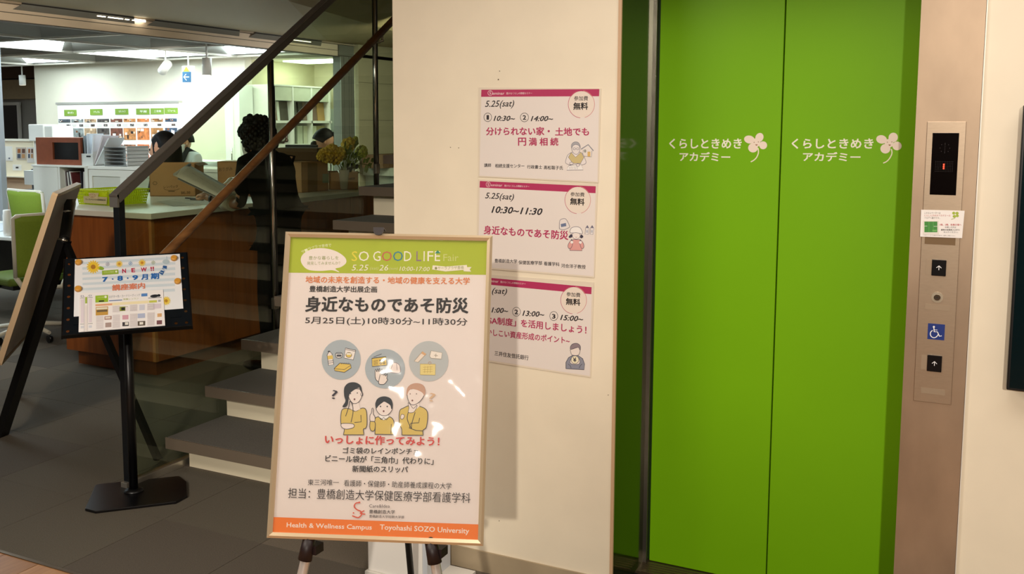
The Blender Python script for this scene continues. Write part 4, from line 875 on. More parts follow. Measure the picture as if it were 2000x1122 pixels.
bo = bag.build('plastic_bag', mat('#b9b4a4', 0.18, coat=0.5, name='clear_bag')); rm = bo.modifiers.new('r', 'REMESH'); rm.mode = 'VOXEL'; rm.voxel_size = 0.012; rm.use_smooth_shade = True
props(bo, 'crumpled clear plastic bag on the counter in front of the scribbled box', 'bag')

# ================================================================== OFFICE SHELL
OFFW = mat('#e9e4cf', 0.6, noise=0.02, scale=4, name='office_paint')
OLIVE = mat('#b4ad90', 0.55, noise=0.03, scale=5, name='olive_panel')
BX = -6.8
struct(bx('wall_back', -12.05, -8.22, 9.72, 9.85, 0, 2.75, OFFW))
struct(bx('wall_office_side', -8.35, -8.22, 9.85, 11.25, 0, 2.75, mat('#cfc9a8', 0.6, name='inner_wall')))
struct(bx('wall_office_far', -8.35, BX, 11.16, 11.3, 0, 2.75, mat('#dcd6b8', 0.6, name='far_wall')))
struct(bx('wall_olive', BX - 0.06, BX, 10.13, 13.5, 0, 2.62, OLIVE))
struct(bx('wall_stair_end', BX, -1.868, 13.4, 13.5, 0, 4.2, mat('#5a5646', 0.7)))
# panel seams in the olive wall
for k in range(4): bx('panel_joint', BX - 0.001, BX + 0.0015, 10.13, 13.5, 0.72 + 0.46 * k, 0.724 + 0.46 * k, mat('#5f5a4a', 0.7), bpy.data.objects['wall_olive'])
# partition frame column and header beam (two stacked fascia boards)
FR = mat('#8f9188', 0.4, 0.35, name='frame_aluminium'); FAS = mat('#e6d6c0', 0.5, 0.1, noise=0.04, scale=3, name='fascia')
hb = struct(bx('wall_header_beam', BX - 0.10, BX - 0.004, 2.2, 10.03, 2.385, 2.56, mat('#5a554c', 0.6)))
bx('fascia_board', BX - 0.004, BX, 2.2, 9.70, 2.392, 2.452, FAS, hb); bx('fascia_board', BX - 0.004, BX, 2.2, 9.70, 2.458, 2.520, FAS, hb)
bx('cornice_strip', BX - 0.004, BX + 0.03, 2.2, 10.03, 2.524, 2.540, mat('#a89a86', 0.5), hb)
fc = struct(bx('trim_8', BX - 0.10, BX, 9.74, 10.03, 0, 2.39, mat('#6a6c66', 0.5)))
for a, b in ((9.742, 9.80), (9.81, 9.90), (9.915, 9.95), (9.96, 10.02)): bx('frame_profile', BX, BX + 0.012, a, b, 0, 2.39, FR, fc)
bx('end_cap', BX, BX + 0.010, 9.715, 10.02, 2.40, 2.52, FR, hb)
for a, b in ((190, 206), (211, 240), (244, 252), (258, 284)):
    y0_ = RX(a, 35, BX + .03).y; y1_ = RX(b, 38, BX + .03).y
    bx('lamp_or_streak', BX + 0.026, BX + 0.034, y0_, y1_, 2.505, 2.523, mat('#fff4dc', 0.5, emit=6), hb)
bx('lamp_or_streak', BX + 0.026, BX + 0.034, RX(568, 83, BX + .03).y, RX(607, 88, BX + .03).y, 2.505, 2.523, mat('#fff4dc', 0.5, emit=3), hb)  # glowing strip standing in for a reflected streak, no lamp here
# front soffit with its fold, dark void above the stairs
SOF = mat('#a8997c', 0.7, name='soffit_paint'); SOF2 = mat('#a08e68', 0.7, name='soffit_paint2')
fa = [(BX + 0.004, 1.0), (BX + 0.004, 9.5), (-4.86, 6.29), (-3.95, 4.8), (-3.5, 1.0)]
struct(MB().slab([(x, y, 2.54) for x, y in fa], (0, 0, 0.03)).build('ceiling_soffit', SOF))
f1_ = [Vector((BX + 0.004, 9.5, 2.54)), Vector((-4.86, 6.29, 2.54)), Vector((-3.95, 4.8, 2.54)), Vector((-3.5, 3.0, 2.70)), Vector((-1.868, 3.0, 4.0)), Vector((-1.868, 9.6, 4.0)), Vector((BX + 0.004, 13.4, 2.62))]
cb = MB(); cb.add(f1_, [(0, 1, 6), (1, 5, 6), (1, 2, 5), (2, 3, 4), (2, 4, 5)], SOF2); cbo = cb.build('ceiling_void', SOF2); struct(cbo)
cs = cbo.modifiers.new('s', 'SOLIDIFY'); cs.thickness = 0.03; cs.offset = 1
# lobby ceiling above the camera
struct(bx('ceiling_lobby', -8, 3.2, -5, 2.99, 2.76, 2.80, mat('#d8cfbf', 0.7)))
struct(bx('wall_lobby_rear', -8, 3.2, -5.1, -5.0, 0, 2.8, mat('#b8a88c', 0.7)))
struct(bx('wall_lobby_side', 3.2, 3.3, -5, 3.5, 0, 2.8, mat('#d8c8a8', 0.7)))
for k, (x, y) in enumerate(((1.05, -3.6), (-0.2, 1.15), (-2.4, 0.6), (1.2, 1.0))):
    pass
# coffered office ceiling: light narrow rib bottoms, grey sloping coffer sides with a shadow joint, triangular lamps
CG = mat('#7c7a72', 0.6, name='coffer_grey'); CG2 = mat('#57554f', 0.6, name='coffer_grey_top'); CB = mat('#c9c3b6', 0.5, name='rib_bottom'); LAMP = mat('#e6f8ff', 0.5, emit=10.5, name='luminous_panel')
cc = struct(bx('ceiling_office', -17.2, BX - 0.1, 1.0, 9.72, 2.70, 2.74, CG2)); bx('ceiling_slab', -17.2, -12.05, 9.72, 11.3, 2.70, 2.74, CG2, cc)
xs = [-6.90 - 1.20 * k for k in range(9)]; ys = [6.64 - 1.40 * 4 + 1.40 * k for k in range(7)]
RZ0 = 2.40; JM = mat('#1c1b19', 0.8, name='shadow_joint')
def rib(a, b):
    A_, B_ = Vector((*a, 0)), Vector((*b, 0)); d = (B_ - A_).normalized(); s_ = Vector((-d.y, d.x, 0)); m = MB(); v = []
    for P_, e in ((A_, d), (B_, -d)):
        for w_, z_ in ((-.028, 0), (.028, 0), (.028, .02), (.15, .125), (.15, .135), (.27, .235), (.27, .30), (-.27, .30), (-.27, .235), (-.15, .135), (-.15, .125), (-.028, .02)):
            v.append(P_ + s_ * w_ + e * max(0, abs(w_) - .028) + Vector((0, 0, RZ0 + z_)))
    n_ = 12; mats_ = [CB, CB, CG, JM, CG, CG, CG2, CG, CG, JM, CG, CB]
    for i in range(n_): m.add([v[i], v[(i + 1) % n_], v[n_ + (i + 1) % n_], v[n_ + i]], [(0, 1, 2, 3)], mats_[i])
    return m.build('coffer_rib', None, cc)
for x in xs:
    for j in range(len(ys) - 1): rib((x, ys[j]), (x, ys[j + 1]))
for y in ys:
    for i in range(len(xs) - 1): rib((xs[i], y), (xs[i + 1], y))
# luminous inserts in the lit coffers, some of them out of view
for pts in (((-8.30, 8.09), (-9.42, 8.09), (-9.42, 9.25), (-8.30, 9.25)), ((-7.15, 8.12), (-7.15, 9.28), (-8.10, 9.28)), ((-8.24, 6.74), (-8.24, 7.02), (-9.27, 7.86), (-9.27, 6.74)), ((-10.62, 8.38), (-11.66, 9.30), (-10.62, 9.30)), ((-6.98, 3.95), (-6.98, 5.12), (-7.9, 5.12), (-7.9, 3.95)), ((-10.62, 6.74), (-11.66, 6.74), (-11.66, 7.9)), ((-9.36, 3.9), (-10.44, 3.9), (-10.44, 5.1), (-9.36, 5.1)), ((-11.8, 8.2), (-12.9, 8.2), (-12.9, 9.2))):
    MB().slab([(x, y, 2.425) for x, y in pts], (0, 0, .01)).build('luminous_panel', LAMP, cc)
struct(bx('ceiling_back_room', -8.35, BX, 9.85, 13.4, 2.40, 2.44, mat('#cfcdb4', 0.6)))
bx('luminous_panel', -8.0, -7.15, 10.2, 10.7, 2.385, 2.399, mat('#f4ffff', 0.5, emit=8), bpy.data.objects['ceiling_back_room'])
# far left: dark glazed door, beige bulkhead, white pillar
struct(bx('wall_far', -17.2, -12.05, 11.5, 11.6, 0, 2.9, mat('#b8b6ae', 0.6)))
struct(bx('wall_bulkhead', -17.2, -12.0, 11.30, 11.46, 2.02, 2.34, mat('#c4b08c', 0.7, noise=0.06, scale=20)))
struct(bx('trim_9', -17.2, -12.0, 11.2, 11.5, 2.36, 2.56, mat('#5a3f26', 0.6)))
dd = struct(bx('window_1', RY(1, 200, 11.45).x, RY(36, 200, 11.45).x, 11.44, 11.47, 0.3, RY(10, 206, 11.45).z, mat('#05070c', 0.15, name='night_glass')))
for a, b in ((0.0, 0.035), (36, 41)):
    pass
xa, xb, zt = RY(1, 200, 11.44).x, RY(36, 200, 11.44).x, RY(10, 206, 11.44).z
bx('window_frame', xa - .02, xb + 0.06, 11.40, 11.44, zt, zt + .05, WHITE, dd); bx('window_frame', xb, xb + 0.05, 11.40, 11.44, 0.3, zt, WHITE, dd); bx('window_frame', xa - .05, xa, 11.40, 11.44, 0.3, zt, WHITE, dd)
pl_ = struct(bx('wall_pillar', RY(70, 200, 10.2).x, RY(113, 200, 10.2).x, 10.2, 11.3, 0, 2.5, mat('#f2ecdc', 0.6)))
# ================================================================== OFFICE FURNITURE
def at(px, py, d):
    """point on the sight line at forward distance d (metres)"""
    r = ray(px, py); return CAMLOC + r * (d / FPX)
SHW = mat('#e9e8df', 0.45, name='cabinet_white'); GRY = mat('#b9bab4', 0.5)
CY_ = 7.0
def X7(px, Y=CY_): return RY(px, 330, Y).x
# low cabinets in a row behind the counter
cz = 1.175
cab = thing('low_cabinet', 'white low cabinet with plain side panel carrying the brown box', 'cabinet', (X7(88), CY_ + .2, 0))
bx('cabinet_body', X7(64), X7(112), CY_, CY_ + 0.42, 0, cz - 0.02, SHW, cab, 0.004); bx('cabinet_top', X7(63), X7(112.5), CY_ - .01, CY_ + 0.43, cz - 0.02, cz, SHW, cab)
sh = thing('magazine_shelf', 'white open shelf holding leaning magazines beside the plain cabinet', 'shelf', (X7(140), CY_ + .2, 0))
xa, xb = X7(113), X7(171)
for a, b in ((xa, xa + .025), (xb - .045, xb)): bx('side_panel', a, b, CY_, CY_ + .42, 0, cz - .02, SHW, sh)
bx('cabinet_top', xa, xb, CY_ - .01, CY_ + .43, cz - .02, cz, SHW, sh); bx('back_panel', xa, xb, CY_ + .40, CY_ + .42, 0, cz - .02, mat('#6a6660', .6), sh)
for zz in (0.05, 0.42, 0.80): bx('shelf_board', xa + .025, xb - .045, CY_ + .01, CY_ + .40, zz, zz + .02, SHW, sh)
mg = [('#d9d6d0', 0.10), ('#5a4a48', 0.14), ('#e8e6e2', 0.17), ('#3a3438', 0.20), ('#efeee9', 0.26), ('#6a3030', 0.3), ('#2c2a30', 0.06), ('#e2dfda', -0.08)]
x = xa + .045
for k, (c, lean) in enumerate(mg):
    if k == 6: x += .07
    m = MB(); h = .30 - .01 * (k % 3); dx = lean * h; m.slab([(x + dx * 0, CY_ + .05, .82), (x + .010, CY_ + .05, .82), (x + .010 + dx * -.6, CY_ + .05, .82 + h), (x + dx * -.6, CY_ + .05, .82 + h)], (0, .22, 0))
    o = m.build('magazine', mat(c, .5)); props(o, ('pale magazine at the left end of the open shelf', 'brown magazine second from left in the open shelf', 'white magazine third from left in the open shelf', 'black magazine in the middle of the open shelf', 'white magazine right of the black one in the open shelf', 'dark red magazine leaning left in the open shelf', 'thick dark magazine right of the gap in the open shelf', 'light magazine leaning right at the right end of the open shelf')[k], 'magazine', 'magazines in the white shelf'); x += .026
cv = bx('magazine', xb - .19, xb - .10, CY_ + .10, CY_ + .13, .821, 1.10, mat('#4c4850', .5, noise=.6, scale=30)); props(cv, 'dark patterned magazine facing outward in the open shelf', 'magazine', 'magazines in the white shelf')
lc = thing('long_cabinet', 'long low white cabinet run with recessed front panels behind the counter', 'cabinet', (X7(300), CY_ + .2, 0))
xa, xb = X7(173), X7(462)
bx('cabinet_body', xa, xb, CY_ + .02, CY_ + .42, 0, cz - .03, SHW, lc); bx('cabinet_top', xa, xb, CY_ - .01, CY_ + .43, cz - .03, cz, mat('#f2f1ea', .35), lc)
for k in range(4):
    a = xa + (xb - xa) * k / 4; b = xa + (xb - xa) * (k + 1) / 4; m = MB()
    for u0, u1, z0, z1 in ((a, a + .045, .05, cz - .035), (b - .045, b, .05, cz - .035), (a + .045, b - .045, cz - .10, cz - .035), (a + .045, b - .045, .05, .12)): m.box(u0, u1, CY_, CY_ + .02, z0, z1)
    m.build('door_frame', SHW, lc); bx('door_panel', a + .045, b - .045, CY_ + .012, CY_ + .02, .12, cz - .10, mat('#d2d2c8', .5), lc)
# brown box cabinet on top
bb = thing('brown_display_box', 'reddish brown wooden box with dark opening on the white cabinet', 'box', (X7(110), CY_ + .15, cz))
ax0, ax1 = X7(67.5), X7(154); az = RY(110, 269, CY_).z; BR = wood('#7c4128', '#8c4a2e', 5, .5, (2, 2, 2), 'red_brown_wood')
sp_ = X7(99.5)
bx('side_cabinet', ax0, sp_, CY_ + .03, CY_ + .33, cz, az, BR, bb, .002)
bx('box_top', sp_, ax1, CY_ + .03, CY_ + .33, az - .05, az, BR, bb); bx('box_bottom', sp_, ax1, CY_ + .03, CY_ + .33, cz, cz + .055, BR, bb)
bx('box_back', sp_, ax1, CY_ + .30, CY_ + .33, cz + .055, az - .05, BR, bb); bx('dark_front', sp_ + .01, ax1 - .03, CY_ + .045, CY_ + .055, cz + .055, az - .05, mat('#050302', .3), bb); bx('right_stile', ax1 - .03, ax1, CY_ + .03, CY_ + .33, cz + .055, az - .05, BR, bb)
# file box with folders
fb = thing('file_box', 'small white file box stuffed with papers and folders right of the brown box', 'file box', (X7(163), CY_ + .15, cz))
fx0, fx1 = X7(152.5), X7(176); m = MB().box(fx0, fx1, CY_ + .04, CY_ + .045, cz, cz + .12).box(fx0, fx0 + .004, CY_ + .045, CY_ + .28, cz, cz + .14).box(fx1 - .004, fx1, CY_ + .045, CY_ + .28, cz, cz + .14).box(fx0, fx1, CY_ + .28, CY_ + .284, cz, cz + .2).box(fx0, fx1, CY_ + .045, CY_ + .28, cz, cz + .004)
m.build('box_shell', mat('#d6d8d4', .4), fb); bx('handle_slot', fx1 - .09, fx1 - .03, CY_ + .038, CY_ + .04, cz + .085, cz + .10, BLACK, fb)
for k, (u, lean, h, c, lb) in enumerate(((.01, -.02, .28, '#2c3a3c', 'dark folder at the left in the white file box'), (.04, -.02, .30, '#8a9498', 'grey folder second in the white file box'), (.07, .0, .32, '#cfd8e0', 'pale blue folder rising in the white file box'), (.11, .05, .31, '#e2e6ea', 'white papers fanned in the white file box'), (.15, .14, .30, '#d8d0d4', 'pink edged papers leaning right in the white file box'), (.17, .2, .28, '#dfe2e4', 'outermost papers leaning right over the white file box'))):
    x = fx0 + u; o = MB().slab([(x, CY_ + .06, cz + .006), (x + .014, CY_ + .06, cz + .006), (x + .02 + lean, CY_ + .06, cz + h), (x + lean, CY_ + .06, cz + h)], (0, .2, 0)).build('folder', mat(c, .4)); props(o, lb, 'folder', 'folders in the file box')
# acrylic tray stack
tr = thing('letter_tray_stack', 'stack of clear grey letter trays in front of the photo board', 'tray', (X7(218), CY_ + .18, cz))
for k in range(6): bx('letter_tray', X7(196), X7(242), CY_ + .05, CY_ + .33, cz + .006 + k * .036, cz + .010 + k * .036, mat('#aab0b0', .2, coat=.6), tr)
for a in (X7(196), X7(242) - .008): bx('tray_side', a, a + .008, CY_ + .05, CY_ + .33, cz, cz + .20, mat('#c4caca', .2, coat=.6), tr)
o = bx('tablet', X7(268), X7(292), CY_ + .05, CY_ + .25, cz, cz + .012, mat('#55585a', .3)); props(o, 'flat grey device lying on the long white cabinet', 'device')

# photo display board on the back wall
DB = thing('display_board', 'white display board of house photographs under six green title plates', 'board', (-10.43, 9.7, 0.7))
Yb = 9.66
bxa, bxb = RY(113, 230, Yb).x, RY(351, 230, Yb).x; zt = RY(230, 203, Yb).z
bx('board_panel', bxa, bxb, Yb, 9.718, 0.55, zt, mat('#f4f2ec', .5), DB); bx('top_rail', bxa - .02, bxb + .0, Yb - .012, 9.718, zt, zt + .03, mat('#b4b2a8', .4, .4), DB)
BP = Plane((0, Yb, 0), (1, 0, 0), (0, 0, 1)); bq = Print(BP, .002, .0015)
for x0_, x1_, y0_, y1_, t in ((126.5, 149.5, 214.5, 226.5, '和モダン'), (177, 200, 213, 225, 'ナチュラル'), (226, 250.5, 212.5, 224, 'モダンライフ'), (267, 292, 212, 224, '平屋'), (295, 320, 211.5, 223.5, '二世帯'), (322, 347.5, 210.5, 222.5, 'リフォーム')):
    pl0 = quad_box('title_plate', BP, (x0_, y1_, x1_, y0_), .008, mat('#7fa03a', .45), DB)
    pq = Print(Plane((0, Yb - .008, 0), (1, 0, 0), (0, 0, 1)), .001, .001); pq.text(t, x0_ + 6, y1_ - 4, x1_ - 5, y1_ - 4, 4.2, '#eef2e2', .02); pq.done(pl0)
cols = [114.5, 139.5, 165, 190, 216, 241.5, 268, 295, 322.5]
pal = ['#4a5058', '#8f9694', '#b89c7c', '#5a5450', '#7a4a3a', '#c88a54', '#d8844c', '#a07040', '#3c4c60']
rr = random.Random(5)
def photo(x0_, y0_, w_, h_, c, light='#e8ddd0'):
    nm = mat(c, .5, noise=.55, scale=17, name='photo_print')
    o = quad_box('photo_print', BP, (x0_, y0_ + h_, x0_ + w_, y0_), .004, nm, DB)
    pq = Print(Plane((0, Yb - .004, 0), (1, 0, 0), (0, 0, 1)), .0008, .0012)
    for k in range(5):
        a = x0_ + rr.random() * w_ * .75; b = y0_ + rr.random() * h_ * .7; ww = w_ * rr.uniform(.08, .28); hh = h_ * rr.uniform(.12, .35)
        pq.rect(a, b, min(a + ww, x0_ + w_), min(b + hh, y0_ + h_), rr.choice((light, '#f4efe8', '#2c2624', '#8a5a3c', c)))
    pq.done(o)
for i, cx_ in enumerate(cols):
    dy = -0.35 * i * .6
    photo(cx_ + .5, 233 + dy, 22.5, 6.5, pal[i])
    photo(cx_ + (16 if i < 2 else 13), 243 + dy * .8, 7, 4.5, '#5a5654')
    photo(cx_ + 1, 251 + dy * .6, 22.5, 23, pal[i], '#f0d8bc')
for i, cx_ in enumerate(cols[3:8]): photo(cx_ + 1, 283 - .2 * i, 22.5, 7.5, ('#8c8a86', '#a4655a', '#b07a5c', '#dd7a4a', '#d8b8a8')[i])
for i, cx_ in enumerate(cols[5:8]): photo(cx_ + 1, 302.5, 22.5, 11, ('#d89a7c', '#e2683a', '#e8c8b8')[i])
for i in (5, 6): photo(cols[i] + 16, 294, 7, 4, '#8a6a5a')
for i, cx_ in enumerate(cols):
    for k in range(3): bq.rect(cx_ + 1, 243.5 + k * 1.7 - .2 * i, cx_ + 11, 244.1 + k * 1.7 - .2 * i, '#c4c0ba')
bq.done(DB)

# ------------------------------------------------------------------ ceiling fittings
WL = mat('#e4e4de', .4, name='lamp_white')
def track_spot(p, d, L, r, label, stem=True, lit_=True):
    p = Vector(p); d = Vector(d).normalized(); th = thing('track_spotlight', label, 'spotlight', p)
    MB().tube([p, p + d * L], r, 18).build('lamp_can', WL, th); MB().tube([p + d * (L + .0005), p + d * (L + .003)], r * .82, 18).build('lamp_lens', mat('#fff6e0', .4, emit=6 if lit_ else .6), th)
    t = p + d * L * .35; MB().tube([t, (t.x, t.y, 2.72)], .010, 8).build('lamp_stem', WL, th)
a = RY(404, 113, 8.0); b = RY(404, 147, 8.0); track_spot(a, b - a, (b - a).length, .048, 'upright white cylinder spotlight hanging right of the arrow sign')
a = RY(328, 124, 8.4); b = RY(309, 141, 8.4); track_spot(a, b - a + Vector((0, .05, 0)), .17, .05, 'tilted white spotlight left of the arrow sign', lit_=False)
a = RY(43, 147, 9.6); b = RY(44, 162, 9.6); track_spot(a, b - a, .14, .045, 'small white spotlight before the beige bulkhead', lit_=False)
sgx = RY(364, 145, 8.8)
sg = thing('arrow_sign', 'small hanging sign with green triangle above a white arrow on blue', 'sign', (sgx.x, 8.8, RY(364, 162, 8.8).z))
x0_, x1_, zb_, zt_ = RY(355.5, 145, 8.8).x, RY(374, 145, 8.8).x, RY(364, 162.5, 8.8).z, RY(364, 129, 8.8).z
bx('sign_box', x0_, x1_, 8.8, 8.86, zb_, zt_, mat('#f0f2ee', .4), sg, .004)
q = Print(Plane((0, 8.8, 0), (1, 0, 0), (0, 0, 1)), .001, .001).at((0, 0), 4.8775)
q.fill([(1744, 683), (1808, 683), (1775, 630)], '#9ccc1e'); q.fill([(1738, 684), (1822, 684), (1822, 784), (1740, 784)], '#1c5478')
q.stroke([(1752, 734), (1804, 734)], 6, '#e8eef0'); q.stroke([(1776, 706), (1752, 734), (1780, 766)], 6, '#e8eef0'); q.done(sg, 'sign_symbol')
MB().tube([((x0_ + x1_) / 2, 8.83, zt_), ((x0_ + x1_) / 2, 8.83, 2.72)], .008, 8).build('hanging_rod', WL, sg)

# ------------------------------------------------------------------ left: pinboard partition, desk, chairs
pz = RY(30, 276, 8.9).z
pn_ = thing('pinboard_partition', 'cream pinboard partition with pinned photo sheets at the left edge', 'partition', (-13.0, 8.9, 0))
px0, px1 = RY(-40, 300, 8.9).x, RY(66, 300, 8.9).x
bx('board_panel', px0, px1, 8.9, 8.96, RY(30, 345, 8.9).z, pz, mat('#f4e8cc', .6), pn_); bx('top_cap', px0, px1, 8.88, 8.98, pz, pz + .03, mat('#efe9d8', .4), pn_)
bx('lower_panel', px0, px1, 8.92, 8.96, 0, RY(30, 345, 8.9).z, mat('#d8b898', .6), pn_); bx('ledge', px0, px1, 8.82, 8.92, RY(30, 346, 8.9).z, RY(30, 344, 8.9).z, mat('#e8dcc4', .5), pn_)
KP = Plane((0, 8.9, 0), (1, 0, 0), (0, 0, 1))
for c, m_ in (((7, 286, 24, 314), '#f2efe8'), ((33, 288, 51, 312), '#c8bcae'), ((54, 288, 66, 318), '#d8d2cc'), ((26, 322, 42, 333), '#f0ece4')): 
    o = quad_box('pinned_sheet', KP, (c[0], c[3], c[2], c[1]), .006, mat(m_, .5), pn_)
    q = Print(Plane((0, 8.894, 0), (1, 0, 0), (0, 0, 1)), .001, .001)
    if c[0] in (33, 54):
        for k in range(4): q.rect(c[0] + 1.5 + (k % 2) * (c[2] - c[0]) * .48, c[1] + 3 + (k // 2) * 10, c[0] + (c[2] - c[0]) * (.42 + .48 * (k % 2)), c[1] + 11 + (k // 2) * 10, ('#a8683c', '#6a4c40', '#4a5464', '#b88a5c')[k])
    elif c[0] == 7: q.rect(7.5, 303, 11, 307, '#5a6274'); q.rect(17, 308, 20, 311, '#5a6274')
    else: q.rect(31, 326, 36, 329, '#3a3434')
    q.done(o)
o = struct(bx('trim_10', RY(-1, 400, 6.6).x, RY(5.5, 400, 6.6).x, 6.6, 6.66, 0, 2.4, mat('#c8d2da', .35, .3, name='pale_post')))
mc = thing('white_machine', 'white office appliance on the partition beside the pillar', 'appliance', (RY(68, 260, 8.6).x, 8.7, 1.2))
bx('machine_body', RY(55, 250, 8.6).x, RY(84, 250, 8.6).x, 8.6, 8.95, RY(60, 276, 8.6).z, RY(60, 243, 8.6).z, WHITE, mc, .01); bx('machine_side', RY(84, 250, 8.6).x, RY(99, 250, 8.6).x, 8.62, 8.95, RY(60, 276, 8.6).z, RY(60, 246, 8.6).z, mat('#e8e8e0', .4), mc, .01); bx('machine_stand', RY(58, 250, 8.6).x, RY(96, 250, 8.6).x, 8.65, 8.88, 0, RY(60, 276, 8.6).z, SHW, mc)
rk = thing('brochure_rack', 'grey wire brochure rack standing left of the plain white cabinet', 'rack', (X7(54, 7.2), 7.2, 0))
rx0, rx1 = X7(42, 7.1), X7(63, 7.1)
bx('rack_back', rx0, rx1, 7.22, 7.24, .0, RY(50, 330, 7.2).z, mat('#5c6064', .5), rk)
for k in range(4): bx('brochure_pocket', rx0 + .01, rx1 - .01, 7.12, 7.21, .35 + .2 * k, .50 + .2 * k, mat(('#8a8c8e', '#6a6c70', '#7c8084', '#c9cbc8')[k], .5), rk)
# desk with papers and cylinder
dk = thing('office_desk', 'white office desk with papers at the left edge', 'desk', (-7.2, 5.5, 0))
dx1 = RZ(47, 466, .72).x
bx('desk_top', -8.6, dx1, 5.05, 5.9, .692, .72, mat('#eef2f0', .3), dk, .004)
for x in (-8.5, dx1 - .12):
    for y in (5.12, 5.83): bx('leg', x, x + .045, y - .022, y + .022, 0, .692, mat('#3a3c3e', .5), dk)
bx('modesty_panel', -8.5, dx1 - .1, 5.7, 5.72, .3, .69, mat('#2a2c2c', .6), dk)
a = RZ(15.5, 461, .72); o = MB().lathe((a.x, a.y, .7205), [(.030, 0), (.032, .01), (.032, .165), (.028, .172), (.028, .2), (.024, .204)], 20).build('white_bottle', mat('#f4f4f2', .35)); props(o, 'white cylindrical bottle standing on the office desk at the left edge', 'bottle')
for k, (c, lb) in enumerate(((((0, 452), (40, 446), (46, 434), (0, 436)), 'pale magazine lying on the desk behind the white bottle'), (((26, 462), (44, 463), (44, 457), (30, 458)), 'small dark card on the desk right of the white bottle'))):
    props(sheet('paper_sheet', Plane((0, 0, .7235 + .001), (1, 0, 0), (0, 1, 0)), c, .003, mat(('#c9d2dc', '#2c3034')[k], .4)), lb, 'paper')
GRN = mat('#7d9626', .7, noise=.05, scale=90, name='green_mesh_fabric'); GRN2 = mat('#5c7022', .75, noise=.05, scale=90, name='green_back_fabric'); CHW = mat('#dcd8c8', .4, name='chair_white')
def office_chair(loc, rz, bw, zt_, zb_, label):
    th = thing('office_chair', label, 'chair', (0, 0, 0), 'green office chairs')
    # backrest: slightly curved padded panel, +Y is the back side
    def W(u, v, d=0): return Vector(((u - .5) * bw * (1 - .12 * (1 - v)), .22 + .05 * (1 - (2 * u - 1) ** 2) + .05 * v + d, zb_ + (zt_ - zb_) * v))
    n_ = 10; m = MB(); vs = []; f = []
    for s_, dd in ((0, 0), (1, .025)):
        for i in range(n_ + 1):
            for k in range(n_ + 1): vs.append(W(i / n_, k / n_, dd))
    q_ = lambda s_, i, k: s_ * (n_ + 1) ** 2 + i * (n_ + 1) + k
    for s_ in (0, 1):
        for i in range(n_):
            for k in range(n_): f.append((q_(s_, i, k), q_(s_, i + 1, k), q_(s_, i + 1, k + 1), q_(s_, i, k + 1)))
    for i in range(n_): f += [(q_(0, i, 0), q_(0, i + 1, 0), q_(1, i + 1, 0), q_(1, i, 0)), (q_(0, i, n_), q_(0, i + 1, n_), q_(1, i + 1, n_), q_(1, i, n_)), (q_(0, 0, i), q_(0, 0, i + 1), q_(1, 0, i + 1), q_(1, 0, i)), (q_(0, n_, i), q_(0, n_, i + 1), q_(1, n_, i + 1), q_(1, n_, i))]
    m.add(vs, f, None, True); m.build('backrest', GRN, th)
    fr_ = [W(0, 0, .012), W(0, .5, .012), W(0, .97, .012), W(.04, 1.0, .012), W(.5, 1.01, .012), W(.96, 1.0, .012), W(1, .97, .012), W(1, .5, .012), W(1, 0, .012)]
    MB().tube(fr_, .017, 8).build('back_frame', CHW, th)
    MB().tube([W(0, 0, .012), W(.15, -.25, -.0), (0, .16, .40), W(.85, -.25, 0), W(1, 0, .012)], .018, 8).build('back_support', CHW, th)
    s_ = MB().box(-.24, .24, -.26, .20, .43, .49).build('seat', GRN2, th, .02, 3)
    MB().box(-.2, .2, -.2, .18, .40, .43).build('seat_pan', BLACKM, th)
    for sx in (-1, 1): MB().tube([(sx * .2, .0, .42), (sx * .29, .0, .45), (sx * .29, 0, .62), (sx * .29, -.12, .66)], .014, 8).build('armrest', BLACKM, th)
    MB().tube([(0, 0, .10), (0, 0, .41)], .026, 12).build('gas_column', BLACKM, th)
    for k in range(5):
        a_ = 2 * math.pi * k / 5 + .3; e = Vector((.29 * math.cos(a_), .29 * math.sin(a_), .075)); l_ = MB().tube([(0, 0, .11), e], [.022, .014], 8).build('base_leg', CHW, th)
        MB().tube([e + Vector((-.012 * math.sin(a_), .012 * math.cos(a_), -.045)), e + Vector((.012 * math.sin(a_), -.012 * math.cos(a_), -.045))], .029, 12).build('caster', BLACKM, l_)
    th.location = loc; th.rotation_euler = (0, 0, rz); return th
office_chair((RY(60, 400, 6.22).x + .04, 6.44, 0), 3.0, RY(99, 400, 6.22).x - RY(17, 400, 6.22).x, RY(58, 373, 6.2).z, .52, 'green mesh office chair with pale frame facing us behind the white desk')
office_chair((-6.26, 4.90, 0), -1.75, .46, .94, .50, 'green office chair with cream frame between the desk and the sign board')

# ------------------------------------------------------------------ sample shelves on the inner wall (X = -8.22)
SX = -8.20
su = thing('sample_shelf', 'white shelf unit with box sections full of brown and grey sample boards', 'shelf', (SX, 10.5, 0))
def ys_(px): return RX(px, 200, SX).y
ya, yb = 9.75, ys_(601); zt_ = RX(530, 171, SX).z
zs = [RX(530, 198, SX).z, RX(530, 236, SX).z, RX(530, 243, SX).z, RX(530, 281, SX).z]
bx('top_board', SX, SX + .40, ya, yb, zt_ - .0, zt_ + .02, SHW, su); bx('upper_front', SX + .37, SX + .39, ya, yb, zs[0], zt_, mat('#c8cbb8', .5, noise=.05, scale=12), su)
bx('shelf_board', SX, SX + .40, ya, yb, zs[1] - .03, zs[1], SHW, su); bx('shelf_board', SX, SX + .40, ya, yb, zs[3] - .03, zs[3], SHW, su); bx('back_panel', SX, SX + .01, ya, yb, .05, zt_, mat('#b8bcae', .6), su)
for px in (468.5, 487, 524, 561, 597): y = max(9.765, ys_(px)); bx('upright', SX, SX + .40, y - .012, y + .012, .0, zt_, SHW, su)
bx('lower_cabinet', SX, SX + .40, ya, yb, 0, zs[3] - .03, SHW, su)
